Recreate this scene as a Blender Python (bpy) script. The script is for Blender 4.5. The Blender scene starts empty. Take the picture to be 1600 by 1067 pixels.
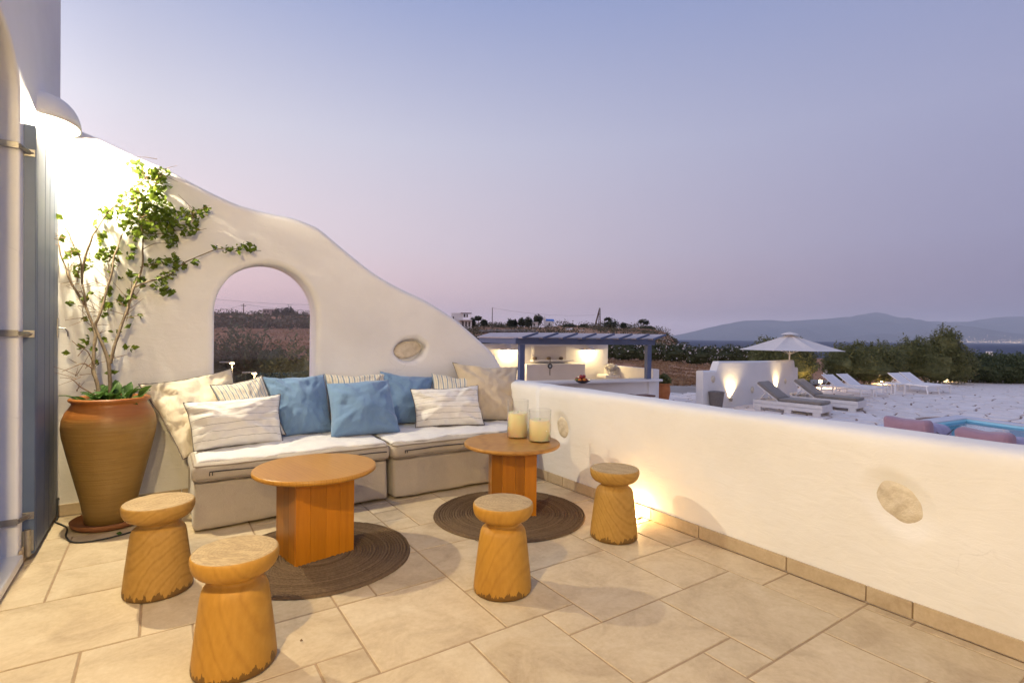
import bpy, bmesh, math, random
import numpy as np
from mathutils import Vector, Matrix, noise

R = math.radians
random.seed(7)
rng = np.random.default_rng(7)
scene = bpy.context.scene
col = scene.collection

# ------------------------------------------------------------------ camera
FPX, CAM_H = 817.0, 1.333
YAW, PITCH, ROLL = R(33.948), R(-0.463), R(0.653)
_fw = Vector((math.sin(YAW) * math.cos(PITCH), math.cos(YAW) * math.cos(PITCH), math.sin(PITCH)))
_rt = Vector((math.cos(YAW), -math.sin(YAW), 0))
_up = _rt.cross(_fw)
RT = _rt * math.cos(ROLL) + _up * math.sin(ROLL)
UP = _up * math.cos(ROLL) - _rt * math.sin(ROLL)
FW = _fw
CAM = Vector((0, 0, CAM_H))
cd = bpy.data.cameras.new('camera')
cd.sensor_width = 36.0
cd.lens = FPX / 1600 * 36.0
cd.clip_start = 0.05
cd.clip_end = 90000
cam = bpy.data.objects.new('camera', cd)
col.objects.link(cam)
cam.matrix_world = Matrix(((RT.x, UP.x, -FW.x, CAM.x), (RT.y, UP.y, -FW.y, CAM.y), (RT.z, UP.z, -FW.z, CAM.z), (0, 0, 0, 1)))
scene.camera = cam

# ------------------------------------------------------------------ render settings
scene.render.engine = 'CYCLES'
scene.cycles.use_denoising = True
scene.cycles.max_bounces = 8
scene.cycles.diffuse_bounces = 4
scene.cycles.glossy_bounces = 3
scene.cycles.transmission_bounces = 6
scene.cycles.volume_bounces = 1
scene.cycles.transparent_max_bounces = 8
scene.cycles.sample_clamp_indirect = 6.0
scene.view_settings.view_transform = 'Standard'
scene.view_settings.look = 'None'
scene.view_settings.exposure = 0.0
scene.view_settings.gamma = 1.0
scene.view_settings.use_curve_mapping = False


def lin(r, g, b):
    f = lambda c: (c / 255) / 12.92 if c / 255 <= 0.04045 else ((c / 255 + 0.055) / 1.055) ** 2.4
    return (f(r), f(g), f(b), 1.0)


# ------------------------------------------------------------------ world: dusk sky
SUN_ELEV, SUN_AZ = R(-3.0), R(-75)       # the sun has set, off to the left
world = bpy.data.worlds.new('World')
scene.world = world
world.use_nodes = True
wn, wl = world.node_tree.nodes, world.node_tree.links
wn.clear()
w_out = wn.new('ShaderNodeOutputWorld')
w_bg = wn.new('ShaderNodeBackground')
w_sky = wn.new('ShaderNodeTexSky')
w_sky.sky_type = 'NISHITA'
w_sky.sun_disc = False
w_sky.sun_elevation = SUN_ELEV
w_sky.sun_rotation = SUN_AZ
w_tc = wn.new('ShaderNodeTexCoord')
w_sep = wn.new('ShaderNodeSeparateXYZ')
wl.new(w_tc.outputs['Generated'], w_sep.inputs[0])


def ramp(nodes, stops, interp='B_SPLINE'):
    n = nodes.new('ShaderNodeValToRGB')
    n.color_ramp.interpolation = interp
    e = n.color_ramp.elements
    while len(e) < len(stops):
        e.new(0.5)
    for k, (p, c) in enumerate(stops):
        e[k].position = p
        e[k].color = c
    return n


# elevation (z of the direction) drives two ramps: afterglow side and the darkening side
glow = ramp(wn, [(0.0, lin(306, 250, 232)), (0.06, lin(300, 254, 240)), (0.16, lin(270, 248, 246)), (0.34, lin(236, 234, 244)), (0.54, lin(168, 182, 222)), (1.0, lin(146, 164, 212))], 'LINEAR')
dark = ramp(wn, [(0.0, lin(84, 90, 130)), (0.06, lin(92, 99, 140)), (0.16, lin(124, 130, 170)), (0.34, lin(140, 147, 188)), (0.54, lin(128, 143, 190)), (1.0, lin(122, 139, 190))], 'LINEAR')
for n in (glow, dark):
    wl.new(w_sep.outputs['Z'], n.inputs[0])
w_dot = wn.new('ShaderNodeVectorMath')
w_dot.operation = 'DOT_PRODUCT'
w_dot.inputs[1].default_value = (-0.90, 0.43, 0.0)
wl.new(w_tc.outputs['Generated'], w_dot.inputs[0])
w_map = wn.new('ShaderNodeMapRange')
w_map.inputs['From Min'].default_value = -1.0
w_map.inputs['From Max'].default_value = 0.72
w_map.interpolation_type = 'LINEAR'
wl.new(w_dot.outputs['Value'], w_map.inputs['Value'])
w_mix = wn.new('ShaderNodeMix')
w_mix.data_type = 'RGBA'
wl.new(w_map.outputs['Result'], w_mix.inputs[0])
wl.new(dark.outputs[0], w_mix.inputs[6])
wl.new(glow.outputs[0], w_mix.inputs[7])
w_add = wn.new('ShaderNodeMix')
w_add.data_type = 'RGBA'
w_add.blend_type = 'ADD'
w_add.inputs[0].default_value = 0.05
wl.new(w_mix.outputs[2], w_add.inputs[6])
wl.new(w_sky.outputs[0], w_add.inputs[7])
wl.new(w_add.outputs[2], w_bg.inputs['Color'])
# afterglow boosted out of view, towards the sunset, to add light on the yard
w_boost = wn.new('ShaderNodeMapRange')
w_boost.interpolation_type = 'SMOOTHSTEP'
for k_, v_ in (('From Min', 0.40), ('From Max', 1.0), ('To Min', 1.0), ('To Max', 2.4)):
    w_boost.inputs[k_].default_value = v_
wl.new(w_dot.outputs['Value'], w_boost.inputs['Value'])
wl.new(w_boost.outputs['Result'], w_bg.inputs['Strength'])
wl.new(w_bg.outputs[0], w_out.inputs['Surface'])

sun = bpy.data.lights.new('sun', 'SUN')
sun.energy = 0.12
sun.angle = R(25)
sun.color = (1.0, 0.72, 0.66)
sun_o = bpy.data.objects.new('sun', sun)
col.objects.link(sun_o)
sun_o.rotation_euler = (R(82), 0, R(115))

LAMP_COL = (1.0, 0.73, 0.335)
WARM_COL = (1.0, 0.62, 0.26)
ZG = -0.867          # level of the pool yard


# ------------------------------------------------------------------ picture -> place helpers
def ray(px, py):
    return RT * ((px - 800) / FPX) + UP * ((533.5 - py) / FPX) + FW


def at_z(px, py, z=0.0):
    d = ray(px, py)
    return CAM + d * ((z - CAM.z) / d.z)


def at_y(px, py, y):
    d = ray(px, py)
    return CAM + d * (y / d.y)


def at_d(px, py, d):
    return CAM + ray(px, py) * d


def horizon(px):
    return 526.9 + 0.0114 * (px - 800)


def elev(px, py, d):     # height of a point seen at row py, d metres ahead
    return CAM_H + (horizon(px) - py) / FPX * d


def ground(px, d, z):    # place d metres ahead at column px, height z
    p = at_d(px, horizon(px), d)
    return Vector((p.x, p.y, z))


# ------------------------------------------------------------------ objects helpers
def tag(o, label=None, cat=None, group=None, kind=None):
    if label: o['label'] = label
    if cat: o['category'] = cat
    if group: o['group'] = group
    if kind: o['kind'] = kind
    return o


def empty(name, loc=(0, 0, 0), rz=0.0, label=None, cat=None, group=None):
    o = bpy.data.objects.new(name, None)
    o.empty_display_size = 0.05
    col.objects.link(o)
    o.location = loc
    o.rotation_euler = (0, 0, rz)
    return tag(o, label, cat, group)


def link(name, me, mat, parent=None, smooth=False):
    if mat is not None and not me.materials:
        me.materials.append(mat)
    if smooth:
        me.polygons.foreach_set('use_smooth', [True] * len(me.polygons))
    o = bpy.data.objects.new(name, me)
    col.objects.link(o)
    if parent: o.parent = parent
    return o


def copy_tree(o, parent=None):
    c = o.copy()
    col.objects.link(c)
    c.parent = parent
    for ch in list(o.children):
        copy_tree(ch, c)
    return c


class MB:
    def __init__(self):
        self.v, self.f, self.uv = [], [], None
        self.m = Matrix.Identity(4)

    def add(self, vs, fs):
        b = len(self.v)
        self.v += [tuple(self.m @ Vector(p)) for p in vs]
        self.f += [tuple(b + i for i in f) for f in fs]
        return self

    def box(self, c, s, rz=0.0, bev=0.0, rot=None):
        hx, hy, hz = s[0] / 2, s[1] / 2, s[2] / 2
        rm = rot if rot is not None else Matrix.Rotation(rz, 3, 'Z')
        c = Vector(c)
        if bev <= 0:
            vs = [(-hx, -hy, -hz), (hx, -hy, -hz), (hx, hy, -hz), (-hx, hy, -hz), (-hx, -hy, hz), (hx, -hy, hz), (hx, hy, hz), (-hx, hy, hz)]
            fs = [(3, 2, 1, 0), (4, 5, 6, 7), (0, 1, 5, 4), (1, 2, 6, 5), (2, 3, 7, 6), (3, 0, 4, 7)]
            return self.add([c + rm @ Vector(p) for p in vs], fs)
        b = min(bev, hx * .9, hy * .9, hz * .9)
        bm = bmesh.new()
        bmesh.ops.create_cube(bm, size=1.0)
        for q in bm.verts:
            q.co = Vector((q.co.x * s[0], q.co.y * s[1], q.co.z * s[2]))
        bmesh.ops.bevel(bm, geom=list(bm.edges), offset=b, segments=2, profile=0.6, affect='EDGES')
        vs = [c + rm @ q.co for q in bm.verts]
        bm.verts.index_update()
        fs = [tuple(x.index for x in f.verts) for f in bm.faces]
        bm.free()
        return self.add(vs, fs)

    def lathe(self, prof, seg=32, c=(0, 0, 0), caps=True, a0=0.0, wob=None):
        vs, fs = [], []
        n = len(prof)
        for i in range(seg):
            a = a0 + 2 * math.pi * i / seg
            for k, (r, z) in enumerate(prof):
                rr = r * (wob(a, k) if wob else 1)
                vs.append((c[0] + rr * math.cos(a), c[1] + rr * math.sin(a), c[2] + z))
        for i in range(seg):
            j = (i + 1) % seg
            for k in range(n - 1):
                fs.append((i * n + k, j * n + k, j * n + k + 1, i * n + k + 1))
        if caps:
            if prof[0][0] > 1e-5: fs.append(tuple(i * n for i in reversed(range(seg))))
            if prof[-1][0] > 1e-5: fs.append(tuple(i * n + n - 1 for i in range(seg)))
        return self.add(vs, fs)

    def tube(self, pts, rad, seg=6, closed=False):
        pts = [Vector(p) for p in pts]
        n = len(pts)
        if not hasattr(rad, '__len__'): rad = [rad] * n
        vs, fs = [], []
        prev = None
        for i, p in enumerate(pts):
            if closed: t = pts[(i + 1) % n] - pts[i - 1]
            else: t = pts[min(i + 1, n - 1)] - pts[max(i - 1, 0)]
            if t.length < 1e-9: t = Vector((0, 0, 1))
            t.normalize()
            if prev is None:
                a = Vector((0, 0, 1)) if abs(t.z) < .9 else Vector((1, 0, 0))
                nx = t.cross(a).normalized()
            else:
                nx = (prev - t * prev.dot(t))
                nx = nx.normalized() if nx.length > 1e-6 else t.orthogonal().normalized()
            prev = nx
            ny = t.cross(nx)
            for k in range(seg):
                a = 2 * math.pi * k / seg
                vs.append(p + (nx * math.cos(a) + ny * math.sin(a)) * rad[i])
        m = n if closed else n - 1
        for i in range(m):
            j = (i + 1) % n
            for k in range(seg):
                l = (k + 1) % seg
                fs.append((i * seg + k, i * seg + l, j * seg + l, j * seg + k))
        if not closed:
            fs.append(tuple(reversed(range(seg))))
            fs.append(tuple((n - 1) * seg + k for k in range(seg)))
        return self.add(vs, fs)

    def ball(self, c, r, seg=10, rings=7, wob=0.0):
        sx, sy, sz = r if hasattr(r, '__len__') else (r, r, r)
        vs, fs = [], []
        for i in range(rings + 1):
            th = math.pi * i / rings
            for k in range(seg):
                a = 2 * math.pi * k / seg
                q = Vector((math.sin(th) * math.cos(a), math.sin(th) * math.sin(a), math.cos(th)))
                s = 1 + wob * noise.noise(q * 1.7 + Vector(c) * 3)
                vs.append((c[0] + q.x * sx * s, c[1] + q.y * sy * s, c[2] + q.z * sz * s))
        for i in range(rings):
            for k in range(seg):
                l = (k + 1) % seg
                fs.append((i * seg + k, (i + 1) * seg + k, (i + 1) * seg + l, i * seg + l))
        return self.add(vs, fs)

    def mesh(self, name):
        me = bpy.data.meshes.new(name)
        me.from_pydata(self.v, [], self.f)
        me.update()
        return me

    def build(self, name, mat, parent=None, smooth=False):
        return link(name, self.mesh(name), mat, parent, smooth)


def catmull(pts, n=6):
    P = [Vector(p) for p in pts]
    out = []
    for i in range(len(P) - 1):
        p0, p1, p2, p3 = P[max(i - 1, 0)], P[i], P[i + 1], P[min(i + 2, len(P) - 1)]
        for k in range(n):
            t = k / n
            out.append(0.5 * ((2 * p1) + (p2 - p0) * t + (2 * p0 - 5 * p1 + 4 * p2 - p3) * t * t + (3 * p1 - p0 - 3 * p2 + p3) * t ** 3))
    out.append(P[-1])
    return out


def curve_solid(outlines, thick, bev, res=4):
    """closed 2D outlines (first the outer one, then holes) -> a plate with rounded edges, centred on z = 0"""
    cu = bpy.data.curves.new('outline', 'CURVE')
    cu.dimensions = '2D'
    cu.fill_mode = 'BOTH'
    cu.bevel_depth = bev
    cu.bevel_resolution = res
    cu.offset = -bev
    cu.extrude = max(thick / 2 - bev, 0.001)
    for pts in outlines:
        sp = cu.splines.new('POLY')
        sp.points.add(len(pts) - 1)
        for q, p in zip(sp.points, pts):
            q.co = (p[0], p[1], 0, 1)
        sp.use_cyclic_u = True
    ob = bpy.data.objects.new('outline', cu)
    col.objects.link(ob)
    dg = bpy.context.evaluated_depsgraph_get()
    me = bpy.data.meshes.new_from_object(ob.evaluated_get(dg))
    bpy.data.objects.remove(ob)
    bpy.data.curves.remove(cu)
    for p in me.polygons:
        p.use_smooth = abs(p.normal.z) < 0.999
    return me


def ellipse(cx, cy, a, b, rot=0.0, n=36, wob=0.0, seed=0):
    out = []
    for i in range(n):
        t = 2 * math.pi * i / n
        s = 1 + wob * noise.noise(Vector((math.cos(t) * 1.6 + seed, math.sin(t) * 1.6, seed)))
        x, y = a * s * math.cos(t), b * s * math.sin(t)
        out.append((cx + x * math.cos(rot) - y * math.sin(rot), cy + x * math.sin(rot) + y * math.cos(rot)))
    return out


# ------------------------------------------------------------------ materials
class NT:
    def __init__(self, name):
        self.mat = bpy.data.materials.new(name)
        self.mat.use_nodes = True
        self.n, self.l = self.mat.node_tree.nodes, self.mat.node_tree.links
        self.b = self.n['Principled BSDF']
        self.out = self.n['Material Output']

    def new(self, t, **kw):
        x = self.n.new(t)
        for k, v in kw.items(): setattr(x, k, v)
        return x

    def coords(self, kind='Object', rand=0.0, scale=(1, 1, 1)):
        tc = self.new('ShaderNodeTexCoord')
        mp = self.new('ShaderNodeMapping')
        mp.inputs['Scale'].default_value = scale
        self.l.new(tc.outputs[kind], mp.inputs['Vector'])
        if rand:
            oi = self.new('ShaderNodeObjectInfo')
            mu = self.new('ShaderNodeMath', operation='MULTIPLY')
            mu.inputs[1].default_value = rand
            self.l.new(oi.outputs['Random'], mu.inputs[0])
            self.l.new(mu.outputs[0], mp.inputs['Location'])
        return mp.outputs[0]

    def noise(self, vec, scale, detail=4, rough=0.55, dist=0.0):
        x = self.new('ShaderNodeTexNoise')
        x.inputs['Scale'].default_value = scale
        x.inputs['Detail'].default_value = detail
        x.inputs['Roughness'].default_value = rough
        x.inputs['Distortion'].default_value = dist
        self.l.new(vec, x.inputs['Vector'])
        return x.outputs['Fac']

    def ramp(self, fac, stops, interp='LINEAR'):
        x = ramp(self.n, stops, interp)
        self.l.new(fac, x.inputs[0])
        return x.outputs[0]

    def mix(self, fac, a, b, mode='MIX'):
        x = self.new('ShaderNodeMix', data_type='RGBA', blend_type=mode)
        for i, s in ((0, fac), (6, a), (7, b)):
            if hasattr(s, 'is_linked') or hasattr(s, 'links'): self.l.new(s, x.inputs[i])
            else: x.inputs[i].default_value = s
        return x.outputs[2]

    def bump(self, h, strength=0.3, dist=0.01, prev=None):
        x = self.new('ShaderNodeBump')
        x.inputs['Strength'].default_value = strength
        x.inputs['Distance'].default_value = dist
        self.l.new(h, x.inputs['Height'])
        if prev is not None: self.l.new(prev, x.inputs['Normal'])
        return x.outputs[0]

    def rand_val(self, colour, amount):
        oi = self.new('ShaderNodeObjectInfo')
        mr = self.new('ShaderNodeMapRange')
        mr.inputs['To Min'].default_value = 1 - amount
        mr.inputs['To Max'].default_value = 1 + amount
        self.l.new(oi.outputs['Random'], mr.inputs['Value'])
        hs = self.new('ShaderNodeHueSaturation')
        self.l.new(mr.outputs[0], hs.inputs['Value'])
        self.l.new(colour, hs.inputs['Color'])
        return hs.outputs[0]

    def done(self, colour=None, normal=None, rough=None, **kw):
        if colour is not None:
            if hasattr(colour, 'links'): self.l.new(colour, self.b.inputs['Base Color'])
            else: self.b.inputs['Base Color'].default_value = colour
        if normal is not None: self.l.new(normal, self.b.inputs['Normal'])
        if rough is not None:
            if hasattr(rough, 'links'): self.l.new(rough, self.b.inputs['Roughness'])
            else: self.b.inputs['Roughness'].default_value = rough
        for k, v in kw.items(): self.b.inputs[k.replace('_', ' ')].default_value = v
        return self.mat


def c4(c): return (c[0], c[1], c[2], 1.0)


def simple(name, a, b=None, scale=6.0, rough=0.7, bump=0.15, bscale=60.0, bdist=0.004, rand=0.0, val=0.0, stretch=(1, 1, 1), detail=5, **kw):
    t = NT(name)
    v = t.coords('Object', rand, stretch)
    b = b or tuple(x * .8 for x in a[:3])
    f = t.noise(v, scale, detail)
    cc = t.ramp(f, [(0.3, c4(a)), (0.7, c4(b))])
    if val: cc = t.rand_val(cc, val)
    nrm = t.bump(t.noise(v, bscale, 4), bump, bdist) if bump else None
    return t.done(cc, nrm, rough, **kw)


def emission(name, c, s):
    t = NT(name)
    e = t.new('ShaderNodeEmission')
    e.inputs[0].default_value = c4(c)
    e.inputs[1].default_value = s
    t.l.new(e.outputs[0], t.out.inputs['Surface'])
    return t.mat


def plaster(name, base, stain, amount=0.35):
    t = NT(name)
    v = t.coords('Object')
    big = t.noise(v, 1.3, 6, 0.6)
    cc = t.ramp(big, [(0.35, c4(base)), (0.75, c4(stain))])
    spot = t.ramp(t.noise(v, 23, 3, 0.7), [(0.70, (0, 0, 0, 1)), (0.78, (1, 1, 1, 1))])
    dirt = t.new('ShaderNodeMath', operation='MULTIPLY')
    dirt.inputs[1].default_value = 0.10
    t.l.new(spot, dirt.inputs[0])
    cc = t.mix(dirt.outputs[0], cc, c4(tuple(x * .62 for x in base[:3])))
    # hairline cracks here and there, and trowel strokes in the relief
    vo = t.new('ShaderNodeTexVoronoi', feature='DISTANCE_TO_EDGE')
    vo.inputs['Scale'].default_value = 1.1
    wv = t.new('ShaderNodeVectorMath', operation='ADD')
    nz = t.new('ShaderNodeTexNoise')
    nz.inputs['Scale'].default_value = 3.5
    nz.inputs['Detail'].default_value = 6
    t.l.new(v, nz.inputs['Vector'])
    sc2 = t.new('ShaderNodeVectorMath', operation='SCALE')
    sc2.inputs['Scale'].default_value = 0.35
    t.l.new(nz.outputs['Color'], sc2.inputs[0])
    t.l.new(v, wv.inputs[0]); t.l.new(sc2.outputs[0], wv.inputs[1])
    t.l.new(wv.outputs[0], vo.inputs['Vector'])
    thin = t.ramp(vo.outputs['Distance'], [(0.0, (1, 1, 1, 1)), (0.0022, (0, 0, 0, 1))])
    where = t.ramp(t.noise(v, 2.1, 2), [(0.62, (0, 0, 0, 1)), (0.70, (0.3, 0.3, 0.3, 1))])
    ck = t.new('ShaderNodeMath', operation='MULTIPLY')
    t.l.new(thin, ck.inputs[0]); t.l.new(where, ck.inputs[1])
    cc = t.mix(ck.outputs[0], cc, c4(tuple(x * .45 for x in base[:3])))
    n1 = t.bump(t.noise(v, 2.6, 3, 0.5), amount, 0.045)
    n2 = t.bump(t.noise(t.coords('Object', 0, (1.0, 0.8, 2.2)), 8, 5, 0.6, 0.8), 0.38, 0.010, n1)
    n3 = t.bump(t.noise(v, 120, 3, 0.6), 0.25, 0.0018, n2)
    return t.done(cc, n3, 0.85, Specular_IOR_Level=0.2)


PLASTER = plaster('white_plaster', (0.86, 0.855, 0.84), (0.77, 0.76, 0.74))
PLASTER_FAR = plaster('white_plaster_far', (0.80, 0.785, 0.77), (0.74, 0.72, 0.70), 0.2)
GROUT = simple('grout', (0.40, 0.29, 0.18), (0.32, 0.225, 0.135), 25, 0.9)


def tile_mat(name, a, b, c):
    t = NT(name)
    v = t.coords('Object', 60.0)
    f = t.noise(v, 3.6, 8, 0.68, 0.9)
    cc = t.ramp(f, [(0.28, c4(a)), (0.5, c4(b)), (0.74, c4(c))])
    fine = t.noise(v, 38, 5, 0.7)
    cc = t.mix(0.16, cc, t.ramp(fine, [(0.3, (0.26, 0.2, 0.14, 1)), (0.7, (0.75, 0.68, 0.56, 1))]))
    pit = t.ramp(t.noise(v, 70, 2, 0.5), [(0.74, (0, 0, 0, 1)), (0.80, (1, 1, 1, 1))])
    pm = t.new('ShaderNodeMath', operation='MULTIPLY')
    pm.inputs[1].default_value = 0.25
    t.l.new(pit, pm.inputs[0])
    cc = t.mix(pm.outputs[0], cc, (0.2, 0.14, 0.09, 1))
    cc = t.rand_val(cc, 0.07)
    n1 = t.bump(t.noise(v, 9, 5, 0.6), 0.22, 0.006)
    n2 = t.bump(fine, 0.12, 0.002, n1)
    rr = t.ramp(f, [(0.3, (0.5,) * 3 + (1,)), (0.7, (0.66,) * 3 + (1,))])
    return t.done(cc, n2, rr, Specular_IOR_Level=0.35)


TILE = tile_mat('terrace_tile_stone', (0.42, 0.31, 0.18), (0.585, 0.465, 0.29), (0.69, 0.58, 0.40))
SKIRT = tile_mat('skirting_stone', (0.42, 0.31, 0.19), (0.52, 0.41, 0.27), (0.60, 0.49, 0.34))


def wood_mat(name, dark_, mid, light, rings=9.0, stretch=(1, 1, 0.22), rand=30.0, rough=0.5, burn=False, planks=False, dist=2.2, top=None, grain=0.45):
    t = NT(name)
    v = t.coords('Object', rand, stretch)
    w = t.new('ShaderNodeTexWave', wave_type='RINGS' if burn else 'BANDS', bands_direction='X', rings_direction='Y')
    w.inputs['Scale'].default_value = rings
    w.inputs['Distortion'].default_value = dist * 4
    w.inputs['Detail'].default_value = 3
    w.inputs['Detail Scale'].default_value = 1.1
    t.l.new(v, w.inputs['Vector'])
    g = t.noise(v, 55, 4, 0.6)
    big = t.noise(v, 3.0, 4, 0.6)
    wcol = t.ramp(w.outputs['Fac'], [(0.0, c4(mid)), (0.62, c4(light)), (0.9, c4(mid)), (1.0, c4(dark_))])
    cc = t.mix(grain, c4(tuple((x + y) / 2 for x, y in zip(mid, light))), wcol)
    cc = t.mix(0.16, cc, t.ramp(g, [(0.35, c4(dark_)), (0.65, c4(light))]))
    cc = t.mix(t.ramp(big, [(0.5, (0, 0, 0, 1)), (0.78, (0.55, 0.55, 0.55, 1))]), cc, c4(dark_))
    if burn:   # ragged bark left on the foot of the trunk, weathered sawn top
        ob = t.coords('Object')
        sp = t.new('ShaderNodeSeparateXYZ')
        t.l.new(ob, sp.inputs[0])
        jag = t.noise(t.coords('Object', 12.0, (26, 26, 5)), 1.0, 3, 0.7)
        ma = t.new('ShaderNodeMath', operation='MULTIPLY_ADD')
        ma.inputs[1].default_value = 0.17
        ma.inputs[2].default_value = -0.058
        t.l.new(jag, ma.inputs[0])
        lt = t.new('ShaderNodeMath', operation='LESS_THAN')
        t.l.new(sp.outputs['Z'], lt.inputs[0])
        t.l.new(ma.outputs[0], lt.inputs[1])
        sc_ = t.new('ShaderNodeMath', operation='MULTIPLY')
        sc_.inputs[1].default_value = 0.72
        t.l.new(lt.outputs[0], sc_.inputs[0])
        cc = t.mix(sc_.outputs[0], cc, (0.07, 0.035, 0.014, 1))
        gt = t.new('ShaderNodeMath', operation='GREATER_THAN')
        gt.inputs[1].default_value = 0.4585
        t.l.new(sp.outputs['Z'], gt.inputs[0])
        tp = t.noise(t.coords('Object', 25.0, (1, 3, 1)), 12, 5, 0.65, 1.5)
        tcol = t.ramp(tp, [(0.3, c4(top[0])), (0.62, c4(top[1]))])
        ln = t.new('ShaderNodeVectorMath', operation='LENGTH')
        t.l.new(t.coords('Object', 0, (1, 0.85, 0)), ln.inputs[0])
        rg2 = t.new('ShaderNodeMath', operation='MULTIPLY_ADD')
        rg2.inputs[1].default_value = 420.0
        sc3 = t.new('ShaderNodeMath', operation='MULTIPLY')
        sc3.inputs[1].default_value = 16.0
        t.l.new(tp, sc3.inputs[0])
        t.l.new(ln.outputs['Value'], rg2.inputs[0]); t.l.new(sc3.outputs[0], rg2.inputs[2])
        sn = t.new('ShaderNodeMath', operation='SINE')
        t.l.new(rg2.outputs[0], sn.inputs[0])
        tcol = t.mix(t.ramp(sn.outputs[0], [(0.35, (0, 0, 0, 1)), (1.0, (0.28, 0.28, 0.28, 1))]), tcol, c4(dark_))
        cc = t.mix(gt.outputs[0], cc, tcol)
    if planks: cc = t.rand_val(cc, 0.38)
    n1 = t.bump(g, 0.14, 0.0025)
    return t.done(cc, n1, rough, Specular_IOR_Level=0.35)


WOOD_A = wood_mat('pale_trunk_wood', (0.20, 0.090, 0.016), (0.40, 0.215, 0.042), (0.51, 0.305, 0.075), rings=9.0, stretch=(1, 0.5, 0.62), rand=0.9, grain=0.30, dist=0.9, burn=True, rough=0.6, top=((0.36, 0.24, 0.11), (0.56, 0.41, 0.21)))
WOOD_B = wood_mat('honey_trunk_wood', (0.23, 0.09, 0.009), (0.44, 0.215, 0.024), (0.54, 0.295, 0.050), rings=6.5, stretch=(1, 0.5, 0.40), rand=0.7, grain=0.22, dist=1.0, burn=True, rough=0.55, top=((0.31, 0.215, 0.10), (0.54, 0.40, 0.20)))
TABLE = wood_mat('varnished_pine', (0.25, 0.075, 0.004), (0.41, 0.145, 0.007), (0.48, 0.19, 0.012), rings=3, grain=0.22, stretch=(1, 1, 0.12), rough=0.3, planks=True, dist=0.6)
TABLE_TOP = wood_mat('varnished_pine_top', (0.30, 0.125, 0.014), (0.45, 0.215, 0.030), (0.52, 0.27, 0.048), rings=11, stretch=(1, 0.15, 1), rough=0.32, dist=0.8)
TABLE_TOP2 = wood_mat('faded_pine_top', (0.27, 0.115, 0.020), (0.42, 0.20, 0.040), (0.50, 0.27, 0.070), rings=11, stretch=(0.15, 1, 1), rough=0.42, dist=0.8)


def fabric(name, a, b, weave=420.0, rough=0.95, soft=5.0, bump=0.25, sheen=0.25):
    t = NT(name)
    v = t.coords('Object')
    cc = t.ramp(t.noise(v, soft, 4), [(0.3, c4(a)), (0.7, c4(b))])
    thread = t.noise(t.coords('Object', 0, (1, 1, 0.2)), weave, 2)
    cc = t.mix(0.12, cc, t.ramp(thread, [(0.35, c4(tuple(x * .5 for x in a))), (0.65, c4(tuple(min(1, x * 1.25) for x in a)))]))
    n1 = t.bump(t.noise(v, 9, 4, 0.55, 0.6), 0.55, 0.022)
    n2 = t.bump(thread, bump, 0.0015, n1)
    return t.done(cc, n2, rough, Specular_IOR_Level=0.1, Sheen_Weight=sheen)


LINEN = fabric('natural_linen', (0.47, 0.415, 0.35), (0.405, 0.355, 0.30))
CREAM = fabric('cream_cotton', (0.76, 0.69, 0.555), (0.68, 0.61, 0.48))
BEIGE = fabric('beige_linen', (0.56, 0.475, 0.37), (0.50, 0.42, 0.325))
BLUE = fabric('blue_linen', (0.175, 0.29, 0.475), (0.14, 0.245, 0.42), bump=0.35)
QUILT = fabric('white_quilt', (0.80, 0.79, 0.78), (0.72, 0.71, 0.70), sheen=0.1)
TRIM = simple('charcoal_trim', (0.10, 0.085, 0.085), (0.15, 0.13, 0.125), 60, 0.9)


def stripe_mat(name, ground_, line, axis, count, width, line2=None):
    t = NT(name)
    uv = t.new('ShaderNodeTexCoord').outputs['UV']
    sp = t.new('ShaderNodeSeparateXYZ')
    t.l.new(uv, sp.inputs[0])

    def band(n, w, off=0.0):
        m = t.new('ShaderNodeMath', operation='MULTIPLY_ADD')
        m.inputs[1].default_value = n
        m.inputs[2].default_value = off
        t.l.new(sp.outputs[axis], m.inputs[0])
        fr = t.new('ShaderNodeMath', operation='FRACT')
        t.l.new(m.outputs[0], fr.inputs[0])
        lt = t.new('ShaderNodeMath', operation='LESS_THAN')
        lt.inputs[1].default_value = w
        t.l.new(fr.outputs[0], lt.inputs[0])
        return lt.outputs[0]
    v = t.coords('Object')
    cc = t.ramp(t.noise(v, 6, 4), [(0.3, c4(ground_)), (0.7, c4(tuple(x * .93 for x in ground_)))])
    if line2: cc = t.mix(band(count, width * .45, 0.42), cc, c4(line2))
    cc = t.mix(band(count, width), cc, c4(line))
    n1 = t.bump(t.noise(v, 20, 3), 0.35, 0.012)
    n2 = t.bump(t.noise(v, 400, 2), 0.25, 0.001, n1)
    return t.done(cc, n2, 0.95, Specular_IOR_Level=0.1, Sheen_Weight=0.2)


TICKING = stripe_mat('ticking_stripe', (0.70, 0.65, 0.55), (0.20, 0.27, 0.37), 0, 12, 0.20, (0.45, 0.40, 0.33))
PINLINE = stripe_mat('pinline_white', (0.80, 0.785, 0.76), (0.25, 0.24, 0.245), 1, 7.0, 0.055)


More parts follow.
